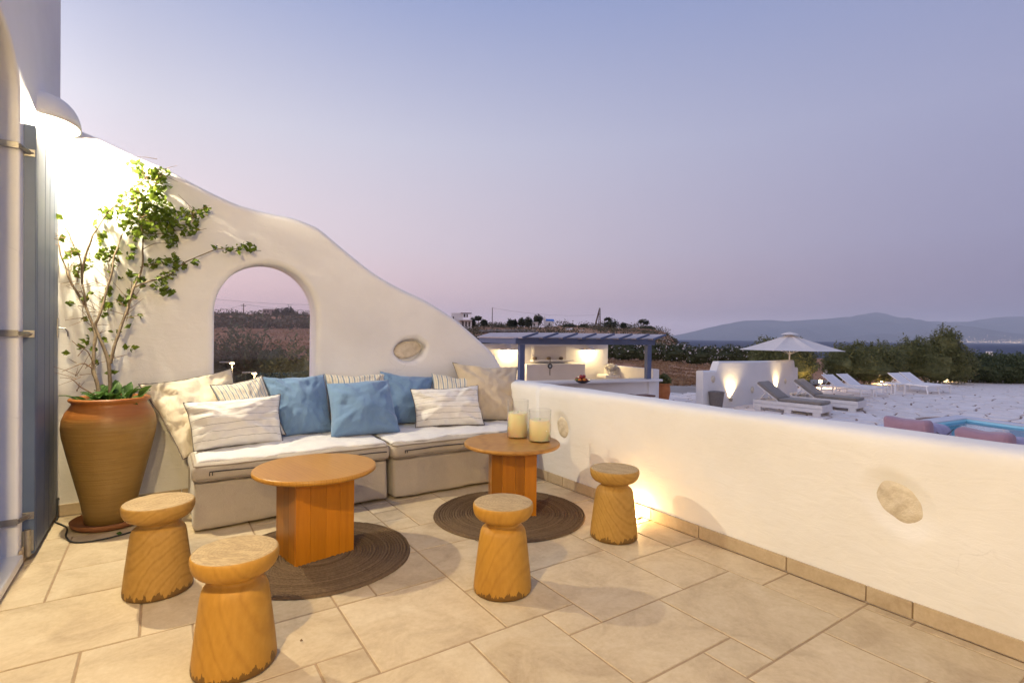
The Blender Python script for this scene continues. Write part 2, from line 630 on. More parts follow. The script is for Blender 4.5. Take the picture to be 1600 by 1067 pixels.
def pot_mat():
    t = NT('glazed_terracotta')
    ob = t.coords('Object')
    sp = t.new('ShaderNodeSeparateXYZ')
    t.l.new(ob, sp.inputs[0])
    jag = t.noise(t.coords('Object', 0, (1, 1, 2.5)), 7, 4)
    ad = t.new('ShaderNodeMath', operation='MULTIPLY_ADD')
    ad.inputs[1].default_value = 0.09
    t.l.new(jag, ad.inputs[0])
    t.l.new(sp.outputs['Z'], ad.inputs[2])
    # bare red clay on the neck, ochre wash below (a true glaze line)
    cc = t.ramp(ad.outputs[0], [(0.0, (0.20, 0.115, 0.024, 1)), (0.35, (0.30, 0.185, 0.046, 1)), (0.72, (0.29, 0.17, 0.040, 1)), (0.80, (0.33, 0.105, 0.012, 1)), (1.0, (0.34, 0.088, 0.010, 1))])
    cc = t.mix(0.25, cc, t.ramp(t.noise(t.coords('Object', 0, (1, 1, 9)), 5, 5), [(0.3, (0.14, 0.06, 0.016, 1)), (0.7, (0.40, 0.24, 0.085, 1))]))
    thr = t.noise(t.coords('Object', 0, (0.3, 0.3, 40)), 2.0, 2)
    n1 = t.bump(thr, 0.35, 0.006)
    n2 = t.bump(t.noise(ob, 60, 4), 0.2, 0.003, n1)
    return t.done(cc, n2, 0.42, Specular_IOR_Level=0.45)


POT = pot_mat()
CLAY = simple('bare_clay', (0.30, 0.12, 0.045), (0.22, 0.085, 0.03), 10, 0.8)
CLAY_FAR = simple('orange_clay', (0.55, 0.20, 0.06), (0.46, 0.15, 0.045), 6, 0.7)
SOIL = simple('dry_soil', (0.09, 0.055, 0.03), (0.05, 0.03, 0.018), 40, 0.95, 0.6)
STEM = simple('grey_bark', (0.22, 0.17, 0.11), (0.12, 0.085, 0.052), 40, 0.85, 0.5, 90)
TWIG = simple('dry_twig', (0.23, 0.14, 0.08), (0.15, 0.09, 0.05), 25, 0.85)


def leaf_mat(name, a, b, c=None, transl=0.25, rough=0.5, scale=7.0):
    t = NT(name)
    v = t.coords('Object')
    st = [(0.3, c4(a)), (0.62, c4(b))]
    if c: st.append((0.75, c4(c)))
    cc = t.ramp(t.noise(v, scale, 3, 0.7), st)
    t.done(cc, None, rough, Specular_IOR_Level=0.3)
    tr = t.new('ShaderNodeBsdfTranslucent')
    t.l.new(cc, tr.inputs['Color'])
    ms = t.new('ShaderNodeMixShader')
    ms.inputs[0].default_value = transl
    t.l.new(t.b.outputs[0], ms.inputs[1])
    t.l.new(tr.outputs[0], ms.inputs[2])
    t.l.new(ms.outputs[0], t.out.inputs['Surface'])
    return t.mat


LEAF_VINE = leaf_mat('vine_leaf', (0.060, 0.100, 0.010), (0.14, 0.20, 0.02), (0.46, 0.35, 0.025), scale=16, transl=.35)
LEAF_POT = leaf_mat('glossy_leaf', (0.04, 0.10, 0.018), (0.07, 0.15, 0.028))
LEAF_OLIVE = leaf_mat('olive_leaf', (0.080, 0.098, 0.034), (0.185, 0.185, 0.068), scale=4.0)
LEAF_DARK = leaf_mat('dark_hedge_leaf', (0.055, 0.078, 0.034), (0.118, 0.138, 0.056), scale=4.0)
LEAF_OLEANDER = leaf_mat('oleander_leaf', (0.060, 0.075, 0.034), (0.105, 0.115, 0.050), scale=1.5)
LEAF_SCRUB = leaf_mat('scrub_leaf', (0.060, 0.062, 0.030), (0.120, 0.100, 0.050), scale=0.6)
LEAF_TREE = leaf_mat('far_tree_leaf', (0.038, 0.048, 0.026), (0.075, 0.080, 0.040), scale=0.5)
PETAL = simple('white_petal', (0.75, 0.68, 0.66), (0.65, 0.58, 0.58), 20, 0.8, 0)
BLUE_PAINT = simple('blue_grey_paint', (0.10, 0.145, 0.25), (0.08, 0.12, 0.21), 4, 0.45, 0.10, 50)
PERGOLA = simple('pergola_blue_paint', (0.105, 0.135, 0.235), (0.085, 0.115, 0.205), 3, 0.55, 0.1, 40)
STEEL = simple('brushed_steel', (0.42, 0.40, 0.37), (0.32, 0.30, 0.28), 30, 0.4, 0.1, Metallic=0.85)
MARBLE = simple('white_marble', (0.76, 0.77, 0.78), (0.66, 0.67, 0.69), 3, 0.3, 0.05)
STONE = simple('niche_stone', (0.76, 0.69, 0.56), (0.54, 0.46, 0.34), 18, 0.85, 0.9, 28, 0.016, detail=8)
WAX = NT('ivory_wax').done((0.92, 0.82, 0.50, 1), None, 0.55, Subsurface_Weight=0.6, Subsurface_Scale=0.03)
BLACK = simple('black_rubber', (0.02, 0.02, 0.02), (0.03, 0.03, 0.03), 20, 0.6)


def thin_glass(name, tint, ior):
    # thin sheet: clear, with real reflection
    g = NT(name)
    tr_ = g.new('ShaderNodeBsdfTransparent')
    tr_.inputs[0].default_value = tint
    gl_ = g.new('ShaderNodeBsdfGlossy')
    gl_.inputs['Roughness'].default_value = 0.03
    lw_ = g.new('ShaderNodeLayerWeight')
    pw_ = g.new('ShaderNodeMath', operation='POWER')
    pw_.inputs[1].default_value = 4.0
    g.l.new(lw_.outputs['Facing'], pw_.inputs[0])
    fr_ = g.new('ShaderNodeMath', operation='MULTIPLY_ADD')
    fr_.inputs[1].default_value = 0.75
    fr_.inputs[2].default_value = ior
    g.l.new(pw_.outputs[0], fr_.inputs[0])
    ms_ = g.new('ShaderNodeMixShader')
    g.l.new(fr_.outputs[0], ms_.inputs[0])
    g.l.new(tr_.outputs[0], ms_.inputs[1])
    g.l.new(gl_.outputs[0], ms_.inputs[2])
    g.l.new(ms_.outputs[0], g.out.inputs['Surface'])
    return g.mat


GLASS = thin_glass('clear_glass', (0.99, 0.99, 0.985, 1), 0.03)
PANE = thin_glass('window_glass', (0.98, 0.96, 0.96, 1), 0.05)
BULB = emission('lit_bulb', (1.0, 0.86, 0.62), 60.0)
BULB_WARM = emission('lit_bulb_warm', (1.0, 0.70, 0.30), 40.0)
JUTE = None
t = NT('braided_jute')
v = t.coords('Object')
f = t.noise(v, 60, 4, 0.7)
cc = t.ramp(f, [(0.3, (0.105, 0.07, 0.045, 1)), (0.55, (0.185, 0.13, 0.085, 1)), (0.75, (0.26, 0.195, 0.13, 1))])
cc = t.mix(t.ramp(t.noise(v, 4, 3), [(0.4, (0, 0, 0, 1)), (0.7, (0.4, 0.4, 0.4, 1))]), cc, (0.13, 0.095, 0.07, 1))
ln_ = t.new('ShaderNodeVectorMath', operation='LENGTH')
t.l.new(t.coords('Object', 0, (1, 1, 0)), ln_.inputs[0])
cb_ = t.new('ShaderNodeCombineXYZ')
t.l.new(ln_.outputs['Value'], cb_.inputs[0])
cc = t.mix(0.45, cc, t.ramp(t.noise(cb_.outputs[0], 56, 2), [(0.35, (0.085, 0.06, 0.04, 1)), (0.65, (0.30, 0.225, 0.155, 1))]))
cc = t.mix(1.0, cc, (0.80, 0.76, 0.72, 1), 'MULTIPLY')
JUTE = t.done(cc, t.bump(t.noise(v, 140, 3), 0.8, 0.006), 0.95, Specular_IOR_Level=0.1)

# ================================================================== TERRACE FLOOR
X_HOUSE, X_PAR, Y_BACK = -0.66, 3.01, 4.95
floor_bm = MB().box(((X_HOUSE - .3 + 3.2) / 2, 0.75, -0.4535), (3.86 - (X_HOUSE - .3) - .36, 8.6, 0.90))
floor_o = floor_bm.build('terrace_floor', GROUT)
tag(floor_o, kind='structure')


def gx(n): return -0.469 + 0.2 * n
def gy(m): return 0.57 + 0.203 * m


SEEN = [(10, 6, 11, 7), (11, 6, 14, 9), (14, 6, 16, 8), (16, 5, 18, 8), (16, 8, 18, 10), (13, 3, 16, 6), (16, 3, 18, 5), (10, 4, 13, 6), (12, 3, 13, 4),
        (10, 2, 12, 4), (12, 1, 15, 3), (15, 0, 17, 3), (17, 2, 18, 3), (17, 0, 18, 2), (6, 7, 9, 10), (5, 7, 6, 8), (8, 4, 10, 7), (3, 8, 6, 10), (7, 10, 9, 12),
        (9, 9, 11, 12), (9, 7, 11, 9), (9, 14, 10, 15), (10, 14, 12, 17), (-1, 14, 0, 17), (-1, 17, 0, 19), (0, 14, 2, 16), (0, 16, 3, 19), (-1, 11, 2, 14),
        (2, 11, 4, 14), (1, 8, 3, 11), (7, 12, 9, 15), (7, 15, 9, 17), (14, 8, 16, 10), (5, 5, 8, 7), (11, 9, 14, 11), (9, 12, 12, 14)]
occ = {}
tiles = []
for t_ in SEEN:
    cells = [(n, m) for n in range(t_[0], t_[2]) for m in range(t_[1], t_[3])]
    if any(c in occ for c in cells): continue
    for c in cells: occ[c] = 1
    tiles.append(t_)
sizes = [(3, 3), (3, 2), (2, 3), (2, 2), (2, 2), (1, 1)]
trng = random.Random(11)
for m in range(-18, 22):
    for n in range(-1, 18):
        if (n, m) in occ: continue
        opts = sizes[:]
        trng.shuffle(opts)
        for (a, b) in opts + [(2, 1), (1, 2), (1, 1)]:
            if n + a > 18 or m + b > 22: continue
            cells = [(n + i, m + j) for i in range(a) for j in range(b)]
            if any(c in occ for c in cells): continue
            for c in cells: occ[c] = 1
            tiles.append((n, m, n + a, m + b))
            break
tile_cache = {}


def tile_mesh(w, h, d, bev=0.0025):
    k = (round(w, 3), round(h, 3), round(d, 3))
    if k not in tile_cache:
        x, y = w / 2, h / 2
        b = bev
        vs = [(-x, -y, -d), (x, -y, -d), (x, y, -d), (-x, y, -d), (-x, -y, -b), (x, -y, -b), (x, y, -b), (-x, y, -b), (-x + b, -y + b, 0), (x - b, -y + b, 0), (x - b, y - b, 0), (-x + b, y - b, 0)]
        fs = [(0, 1, 5, 4), (1, 2, 6, 5), (2, 3, 7, 6), (3, 0, 4, 7), (4, 5, 9, 8), (5, 6, 10, 9), (6, 7, 11, 10), (7, 4, 8, 11), (8, 9, 10, 11)]
        me = bpy.data.meshes.new('tile')
        me.from_pydata(vs, [], fs)
        me.materials.append(TILE)
        tile_cache[k] = me
    return tile_cache[k]


J = 0.0048
for (n0, m0, n1, m1) in tiles:
    x0, x1, y0, y1 = max(gx(n0), X_HOUSE + .004) + J, min(gx(n1), X_PAR - .012) - J, gy(m0) + J, min(gy(m1), Y_BACK - .012) - J
    if x1 - x0 < .02 or y1 - y0 < .02: continue
    o = link('tile', tile_mesh(x1 - x0, y1 - y0, .012), TILE, floor_o)
    o.location = ((x0 + x1) / 2, (y0 + y1) / 2, trng.uniform(-.0008, .0008))
    o.rotation_euler = (trng.uniform(-.001, .001), trng.uniform(-.001, .001), 0)

# ================================================================== PARAPET
Y0P, Y1P = -3.6, 5.2
prof = []
for i in range(31): prof.append((0.0, -0.05 + i * 0.85 / 30))
for i in range(1, 15):
    a = math.pi * i / 14
    prof.append((0.13 - 0.13 * math.copysign(abs(math.cos(a)) ** 0.55, math.cos(a)), 0.80 + 0.076 * max(0.0, math.sin(a)) ** 0.6))
for i in range(1, 9): prof.append((0.26, 0.80 - i * (0.80 - ZG + .1) / 8))
NICHES = [(1.062, 0.540, 0.165, 0.122, R(42), 0.120, 0.090), (3.665, 0.525, 0.135, 0.105, R(70), 0.096, 0.074)]
ys = list(np.arange(Y0P, 0.6, 0.10)) + list(np.arange(0.6, 1.5, 0.0125)) + list(np.arange(1.5, 3.3, 0.04)) + list(np.arange(3.3, 4.0, 0.0125)) + list(np.arange(4.0, Y1P, 0.06))


def niche_depth(y, z):
    d = 0.0
    for (cy, cz, a, b, r, sa, sb) in NICHES:
        u, w = y - cy, z - cz
        # axis tilts down toward smaller y
        p = u * math.cos(r) + w * math.sin(r)
        q = -u * math.sin(r) + w * math.cos(r)
        e = math.hypot(p / a, q / b)
        if e < 1.25:
            s = min(1, max(0, (1.25 - e) / 0.72))
            d = max(d, 0.026 * s * s * (3 - 2 * s))
    return d


# finer rows where the niches are
pz = sorted(set([round(p[1], 4) for p in prof if p[0] == 0.0] + [round(0.36 + 0.0125 * i, 4) for i in range(30)]))
prof = [(0.0, z) for z in pz] + [p for p in prof if p[0] > 0]
pv, pf = [], []
for y in ys:
    for k, (dx, z) in enumerate(prof):
        w = 0.007 * noise.noise(Vector((y * 1.4, z * 1.6, dx * 3))) + 0.003 * noise.noise(Vector((y * 5, z * 5, dx * 9 + 4)))
        x = X_PAR + dx
        zz = z
        if dx == 0.0: x += niche_depth(y, z) + w * (0.3 + min(1, z / .3))
        else:
            zz += (w + 0.010 * noise.noise(Vector((y * .8, 3.3, 0)))) * min(1, max(0, (z - .6) / .2))
        pv.append((x, y, zz))
n = len(prof)
for i in range(len(ys) - 1):
    for k in range(n - 1):
        pf.append((i * n + k, i * n + k + 1, (i + 1) * n + k + 1, (i + 1) * n + k))
mb = MB()
mb.add(pv, pf)
parapet = empty('parapet_wall', (X_PAR, 0, 0), 0, 'low white plastered parapet with rounded top along the right of the terrace', 'wall')
mb.m = Matrix.Translation((0, 0, 0))
w_o = mb.build('wall', PLASTER, parapet, True)
w_o.location = (-X_PAR, 0, 0)


def niche_stone(parent, c, axis, a, b, rot, seed, depth=0.012, name='niche_stone'):
    """irregular flat stone set in a plaster niche; axis 'x' faces -x, axis 'y' faces -y"""
    mb = MB()
    rings = [(1.0, 0.004), (0.96, -0.004), (0.72, -0.009), (0.4, -0.011)]
    vs, fs = [], []
    N = 40
    for (s, d) in rings:
        for i in range(N):
            t = 2 * math.pi * i / N
            q = s * (1 + .09 * noise.noise(Vector((math.cos(t) * 1.3 + seed, math.sin(t) * 1.3, seed))) + .035 * noise.noise(Vector((math.cos(t) * 6 + seed, math.sin(t) * 6, seed))))
            u, w = a * q * math.cos(t), b * q * math.sin(t)
            p, r_ = u * math.cos(rot) - w * math.sin(rot), u * math.sin(rot) + w * math.cos(rot)
            dd = d + 0.006 * noise.noise(Vector((p * 14, r_ * 14, seed)))
            vs.append((dd, p, r_) if axis == 'x' else (p, dd, r_))
    for k in range(len(rings) - 1):
        for i in range(N):
            j = (i + 1) % N
            fs.append((k * N + i, k * N + j, (k + 1) * N + j, (k + 1) * N + i))
    vs.append((rings[-1][1], 0, 0) if axis == 'x' else (0, rings[-1][1], 0))
    for i in range(N): fs.append(((len(rings) - 1) * N + i, (len(rings) - 1) * N + (i + 1) % N, len(vs) - 1))
    mb.add(vs, fs)
    o = mb.build(name, STONE, parent, True)
    o.location = c
    return o


for k, (cy, cz, a, b, r, sa, sb) in enumerate(NICHES):
    niche_stone(parapet, (0.025, cy, cz), 'x', sa, sb, r, 3 + 2.7 * k)

# skirting: one tile per joint seen in the photo, then on towards the camera
sk_y = [4.93, 4.64, 4.36, 4.06, 3.83, 3.62, 3.21, 2.90, 2.60, 2.19, 1.60, 1.19, 0.99, 0.40, -0.2, -0.8, -1.4, -2.0, -2.6, -3.2]
for a, b in zip(sk_y, sk_y[1:]):
    me = MB().box((0, 0, 0), (0.012, a - b - .007, 0.083), bev=.002).mesh('skirting_tile')
    o = link('skirting_tile', me, SKIRT, parapet)
    o.location = (-0.006, (a + b) / 2, 0.0445)
MB().box((0.002, 0.9, 0.043), (0.010, 8.2, 0.078)).build('skirting_joint', GROUT, parapet)

# ================================================================== BACK WALL WITH ARCHED WINDOW
top_px = [(97, 193), (122, 204), (150, 216), (200, 240), (240, 257), (261, 266), (314, 294), (351, 312), (379, 323), (420, 334), (455, 341), (480, 350), (500, 360), (530, 385), (580, 425),
          (620, 449), (660, 468), (690, 486), (712, 501), (735, 520.5), (752, 536), (769, 553), (782, 575), (792, 588), (803, 600)]
top = [at_y(px, py, 5.0) for px, py in top_px]
top = [(p.x, p.z) for p in catmull([Vector((p.x, p.z, 0)) for p in top], 3)] if False else [(q.x, q.y) for q in catmull([Vector((p.x, p.z, 0)) for p in top], 4)]
top = [p for p in top if p[0] < 3.235]
outer = [(-0.80, -0.9), (3.245, -0.9), (3.245, 0.82)] + list(reversed(top)) + [(-0.80, top[0][1] + .03)]
ax0, ax1, asill, atop = 0.372, 1.182, 0.90, 1.945
ar = (ax1 - ax0) / 2
acx, acz = (ax0 + ax1) / 2, atop - ar * 1.06
arch = [(ax0, asill), (ax1, asill)] + [(acx + ar * math.cos(R(a)), acz + ar * 1.06 * math.sin(R(a))) for a in range(0, 181, 6)]
hole = ellipse(2.10, 1.192, 0.168, 0.108, R(8), 40, 0.10, 5)
WT = 0.30
me = curve_solid([outer, arch, hole], WT, 0.05, 5)
me.transform(Matrix(((1, 0, 0, 0), (0, 0, -1, Y_BACK + WT / 2), (0, 1, 0, 0), (0, 0, 0, 1))))
back = empty('curved_wall', (1.3, Y_BACK, 0), 0, 'tall white plastered wall with sweeping curved top and arched window behind the sofa', 'wall')
o = link('wall', me, PLASTER, back)
o.location = (-1.3, -Y_BACK, 0)
pane_o = MB().box((acx - 1.3, 0.175, (asill + atop) / 2), (ax1 - ax0 + .06, 0.006, atop - asill + .06)).build('window_pane', PANE, back)
MB().box((2.10 - 1.3, 0.125, 1.19), (0.5, 0.02, 0.4)).build('niche_back', PLASTER, back)
niche_stone(back, (2.10 - 1.3, 0.085, 1.195), 'y', 0.150, 0.086, R(10), 9.1)
for k in range(9):
    me = MB().box((0, 0, 0), (0.393, 0.012, 0.083), bev=.002).mesh('skirting_tile')
    o = link('skirting_tile', me, SKIRT, back)
    o.location = (-0.45 + 0.4 * k - 1.3, -0.006, 0.0445)

# ================================================================== HOUSE AT THE LEFT
house = empty('house', (X_HOUSE, 2, 0), 0, 'white plastered house wall with arched doorway at the left edge', 'house')
HT = 0.42
arch_d = [(4.0, 0.0), (4.0, 2.66)] + [(3.53 + 0.47 * math.cos(R(a)), 2.66 + 0.26 * math.sin(R(a))) for a in range(6, 180, 6)] + [(3.06, 2.66), (3.06, 0.0)]
# outer outline, door notch open at the floor
out_h = [(5.43, -0.9), (5.43, 5.2), (-3.6, 5.2), (-3.6, 0.0), (-3.6, -0.9), (2.5, -0.9)]
out_h = [(5.43, -0.9), (5.43, 1.5), (5.445, 3.4), (5.435, 5.2), (-3.6, 5.2), (-3.6, -0.9)]
notch = [(4.0, 0.06)] + arch_d[1:-1] + [(3.06, 0.06)]
me = curve_solid([out_h, notch], HT, 0.018, 4)
me.transform(Matrix(((0, 0, 1, X_HOUSE - HT / 2), (1, 0, 0, 0), (0, 1, 0, 0), (0, 0, 0, 1))))
o = link('wall', me, PLASTER, house)
o.location = (-X_HOUSE, -2, 0)
MB().box((-HT + .08, 3.53 - 2, 1.5), (0.05, 1.05, 3.0)).build('door', BLUE_PAINT, house)
MB().box((-HT / 2 + .019, 3.53 - 2, 0.045), (HT + .004, 0.945, 0.05), bev=.008).build('threshold', MARBLE, house)
for k, (a, b) in enumerate([(4.0, 4.94)] + [(3.06 - .6 * i, 3.06 - .6 * (i + 1)) for i in range(10)]):
    lo, hi = min(a, b) + .004, max(a, b) - .004
    me = MB().box((0, 0, 0), (0.012, hi - lo, 0.083), bev=.002).mesh('skirting_tile')
    o = link('skirting_tile', me, SKIRT, house)
    o.location = (0.007, (lo + hi) / 2 - 2, 0.0445)

# the shutter, folded back against the wall: four vertical boards, frame edge, hinges, latch
sh = MB().box((0, 0, 0), (0.022, 0.80, 2.50), bev=.003).build('shutter', BLUE_PAINT, house)
sh.location = (0.026, 4.51 - 2, 1.283)
yb = -0.40
for wv in (0.045, 0.245, 0.17, 0.17, 0.17):
    o = MB().box((0.020, yb + wv / 2, 0), (0.017, wv - .008, 2.498), bev=.004).build('board', BLUE_PAINT, sh)
    yb += wv
MB().box((-.001, -0.405, 0.001), (0.056, 0.010, 2.502), bev=.002).build('edge_strip', BLUE_PAINT, sh)
for hz in (2.37, 1.32, 0.26):
    hb = MB()
    hb.box((0.0, -0.4155, hz - 1.283), (0.052, 0.007, 0.042), bev=.002)
    hb.box((-0.176, -0.530, hz - 1.283 + .004), (0.30, 0.006, 0.036), bev=.002)
    hb.tube([(-0.026, -0.530, hz - 1.283 + .004), (0.0, -0.42, hz - 1.283)], 0.013, 6)
    hb.ball((0.013, -0.420, hz - 1.283), 0.0075, 8, 5)
    hb.build('hinge', STEEL, sh)
bl = MB().tube([(0.0, -0.428, -1.255), (0.0, -0.428, -1.10)], 0.016, 10)
bl.box((0.0, -0.414, -1.17), (0.05, 0.012, 0.12), bev=.003)
bl.build('floor_bolt', STEEL, sh)
lt = MB().box((0.031, 0.375, 0.08), (0.006, 0.03, 0.14), bev=.002)
lt.tube([(0.034, 0.375, 0.08), (0.07, 0.375, 0.075), (0.085, 0.38, 0.055), (0.087, 0.38, 0.02)], 0.006, 6)
lt.build('latch', STEEL, sh)


# ------------------------------------------------------------------ plaster wall lamps
def wall_lamp(loc, normal_rz, label, group, w=0.26, dep=0.20, h=0.20, energy=60.0, colr=LAMP_COL, mat=PLASTER, bulb=BULB, name='wall_lamp', rad=0.035):
    """half-dome plaster shade fixed to the wall, open at the bottom; local +x points away from the wall"""
    e = empty(name, loc, normal_rz, label, 'lamp', group)
    vs, fs = [], []
    NA, NB = 20, 9
    for s in (1.0, 0.86):
        for i in range(NA + 1):
            a = math.pi * i / NA - math.pi / 2
            for j in range(NB + 1):
                b = math.pi / 2 * j / NB
                vs.append((dep * s * math.cos(a) * math.cos(b) ** .8, w * s * math.sin(a) * math.cos(b) ** .8, h * s * math.sin(b)))
    m = (NA + 1) * (NB + 1)
    for i in range(NA):
        for j in range(NB):
            p = i * (NB + 1) + j
            q = p + NB + 1
            fs.append((p, q, q + 1, p + 1))
            fs.append((m + p, m + p + 1, m + q + 1, m + q))
        p = i * (NB + 1)
        q = p + NB + 1
        fs.append((p, m + p, m + q, q))
    MB().add(vs, fs).build('shade', mat, e, True)
    bo = MB().ball((dep * .42, 0, 0.035), rad, 12, 8).build('bulb', bulb, e, True)
    ho = MB().tube([(0.0, 0, 0.11), (dep * .3, 0, 0.11), (dep * .42, 0, 0.075)], 0.016, 8).build('socket', STEEL, e)
    l = bpy.data.lights.new('lamp_light', 'POINT')
    l.energy = energy
    l.color = colr
    l.shadow_soft_size = rad
    lo = bpy.data.objects.new('lamp_light', l)
    col.objects.link(lo)
    lo.parent = e
    lo.location = (dep * .45, 0, -0.012)
    bo.visible_shadow = True
    return e


wall_lamp((X_HOUSE, 4.72, 2.73), 0, 'lit plaster half-dome lamp on the house wall above the blue shutter', None, energy=330, colr=(1.0, 0.855, 0.585))
# the two further lamps of the same facade, whose shadows fall across the floor and the parapet
wall_lamp((X_HOUSE, 0.95, 2.60), 0, 'lit plaster half-dome lamp on the house wall beside the camera', None, energy=248)
wall_lamp((X_HOUSE, -2.30, 2.60), 0, 'lit plaster half-dome lamp on the house wall behind the camera', None, energy=248)

# low recessed light in the parapet, hidden behind a stool
fl = empty('floor_lamp', (2.955, 2.70, 0.0), 0, 'small recessed floor uplight glowing at the parapet base behind a stool', 'lamp')
MB().lathe([(0.0, 0.0), (0.036, 0.0), (0.036, 0.010), (0.030, 0.014), (0.028, 0.009), (0.0, 0.009)], 20).build('housing', STEEL, fl, True)
MB().lathe([(0.0, 0.0102), (0.026, 0.0102), (0.0, 0.0118)], 16).build('lens', BULB_WARM, fl, True)
l = bpy.data.lights.new('lamp_light', 'POINT')
l.energy = 9.0
l.color = WARM_COL
l.shadow_soft_size = 0.02
lo = bpy.data.objects.new('lamp_light', l)
col.objects.link(lo)
lo.parent = fl
lo.location = (-0.01, 0, 0.045)

# ================================================================== SOFA
def soft_box(x0, x1, y0, y1, z0, z1, r, nx, ny, nz, amp, fr, seed, sag=0.0, flare=0.0):
    """rounded cloth-covered block, wrinkled: returns verts, faces"""
    bm = bmesh.new()
    bmesh.ops.create_cube(bm, size=2.0)
    bmesh.ops.subdivide_edges(bm, edges=list(bm.edges), cuts=1, use_grid_fill=True)
    bm.free()
    vs, fs, idx = [], [], {}

    def key(p): return tuple(round(c, 5) for c in p)

    def vert(p):
        k = key(p)
        if k not in idx:
            idx[k] = len(vs)
            vs.append(Vector(p))
        return idx[k]

    def face_grid(fn, a, b):
        for i in range(a):
            for j in range(b):
                q = [vert(fn(i / a, j / b)), vert(fn((i + 1) / a, j / b)), vert(fn((i + 1) / a, (j + 1) / b)), vert(fn(i / a, (j + 1) / b))]
                fs.append(tuple(q))
    X = lambda s: x0 + (x1 - x0) * s
    Y = lambda s: y0 + (y1 - y0) * s
    Z = lambda s: z0 + (z1 - z0) * s
    face_grid(lambda s, t: (X(s), y0, Z(t)), nx, nz)
    face_grid(lambda s, t: (X(1 - s), y1, Z(t)), nx, nz)
    face_grid(lambda s, t: (x0, Y(1 - s), Z(t)), ny, nz)
    face_grid(lambda s, t: (x1, Y(s), Z(t)), ny, nz)
    face_grid(lambda s, t: (X(s), Y(t), z1), nx, ny)
    face_grid(lambda s, t: (X(s), Y(1 - t), z0), nx, ny)
    out = []
    lo, hi = Vector((x0 + r, y0 + r, z0 + r)), Vector((x1 - r, y1 - r, z1 - r))
    for p in vs:
        q = Vector([min(max(p[i], lo[i]), hi[i]) for i in range(3)])
        d = p - q
        nrm = d.normalized() if d.length > 1e-6 else Vector((0, 0, 1))
        if d.length > r: p2 = q + nrm * r
        else: p2 = p.copy()
        w = noise.noise(Vector((p.x * fr[0], p.y * fr[1], p.z * fr[2])) + Vector((seed, seed * 2, 0)))
        w2 = noise.noise(Vector((p.x * fr[0] * 2.7, p.y * fr[1] * 2.7, p.z * fr[2] * 1.9)) + Vector((seed, 5, seed)))
        p2 += nrm * amp * (w + .45 * w2)
        if sag:
            cx, cy = (p.x - (x0 + x1) / 2) / (x1 - x0) * 2, (p.y - (y0 + y1) / 2) / (y1 - y0) * 2
            if p.z > (z0 + z1) / 2: p2.z += sag * (1 - cx * cx) * (1 - cy * cy)
        if flare:
            tt = (p.z - z0) / (z1 - z0)
            p2.y -= flare * (1 - tt) * (1 if p.y < (y0 + y1) / 2 else 0)
        out.append(p2)
    return out, fs


SEAT_Z = 0.455
ZIP = simple('dark_zip', (0.02, 0.02, 0.03), (0.03, 0.03, 0.04), 40, 0.5)


def sofa_module(x0, x1, y0, label, seed):
    e = empty('sofa_module', ((x0 + x1) / 2, 4.5, 0), 0, label, 'sofa', 'linen sofa modules along the curved wall')
    ox, oy = -(x0 + x1) / 2, -4.5
    vs, fs = soft_box(x0 + .012, x1 - .012, y0 + .01, 4.93, 0.012, 0.335, 0.032, 72, 26, 18, 0.017, (4.5, 4.5, 0.9), seed, flare=0.016)
    mb = MB(); mb.m = Matrix.Translation((ox, oy, 0)); mb.add(vs, fs)
    mb.build('slipcover', LINEN, e, True)
    vs, fs = soft_box(x0, x1, y0 - .012, 4.925, 0.332, SEAT_Z, 0.046, 64, 30, 10, 0.013, (6, 6, 3), seed + 3, sag=0.012)
    mb = MB(); mb.m = Matrix.Translation((ox, oy, 0)); mb.add(vs, fs)
    cu = mb.build('seat_cushion', LINEN, e, True)
    for z, nm in ((0.346, 'piping'), (SEAT_Z - .012, 'piping')):
        pts = []
        for i in range(61):
            s = i / 60
            x = x0 + .012 + (x1 - x0 - .024) * s
            pts.append((x + ox, y0 - .010 + oy + (.022 if i in (0, 60) else 0), z + .0035 * noise.noise(Vector((x * 6, z * 9, seed)))))
        pts = [(pts[0][0] - .002, 4.9 + oy, z)] + pts + [(pts[-1][0] + .002, 4.9 + oy, z)]
        MB().tube(pts, 0.0055, 6).build(nm, LINEN_EDGE, cu, True)
    zx0, zx1 = x0 + .10, x1 - .03
    pts = [(zx0 + (zx1 - zx0) * i / 30 + ox, y0 - .0155 + oy, 0.402 + .003 * math.sin(i * .5 + seed)) for i in range(31)]
    MB().tube(pts, 0.0042, 5).build('zip', ZIP, cu)
    pl = MB().box((zx0 + ox, y0 - .021 + oy, 0.390), (0.006, 0.004, 0.022), bev=.001)
    pl.box((zx0 + .018 + ox, y0 - .021 + oy, 0.390), (0.006, 0.004, 0.022), bev=.001)
    pl.build('zip_pull', ZIP, cu)
    return e


LINEN_EDGE = fabric('linen_piping', (0.30, 0.245, 0.19), (0.24, 0.20, 0.155))
SX0, SX1, SX2 = 0.18, 1.555, 2.985
sofa_module(SX0, SX1 - .006, 4.055, 'left linen sofa module, behind the coffee table with the bare top', 1.0)
sofa_module(SX1 + .008, SX2, 4.03, 'right linen sofa module, running into the corner of the parapet', 4.3)


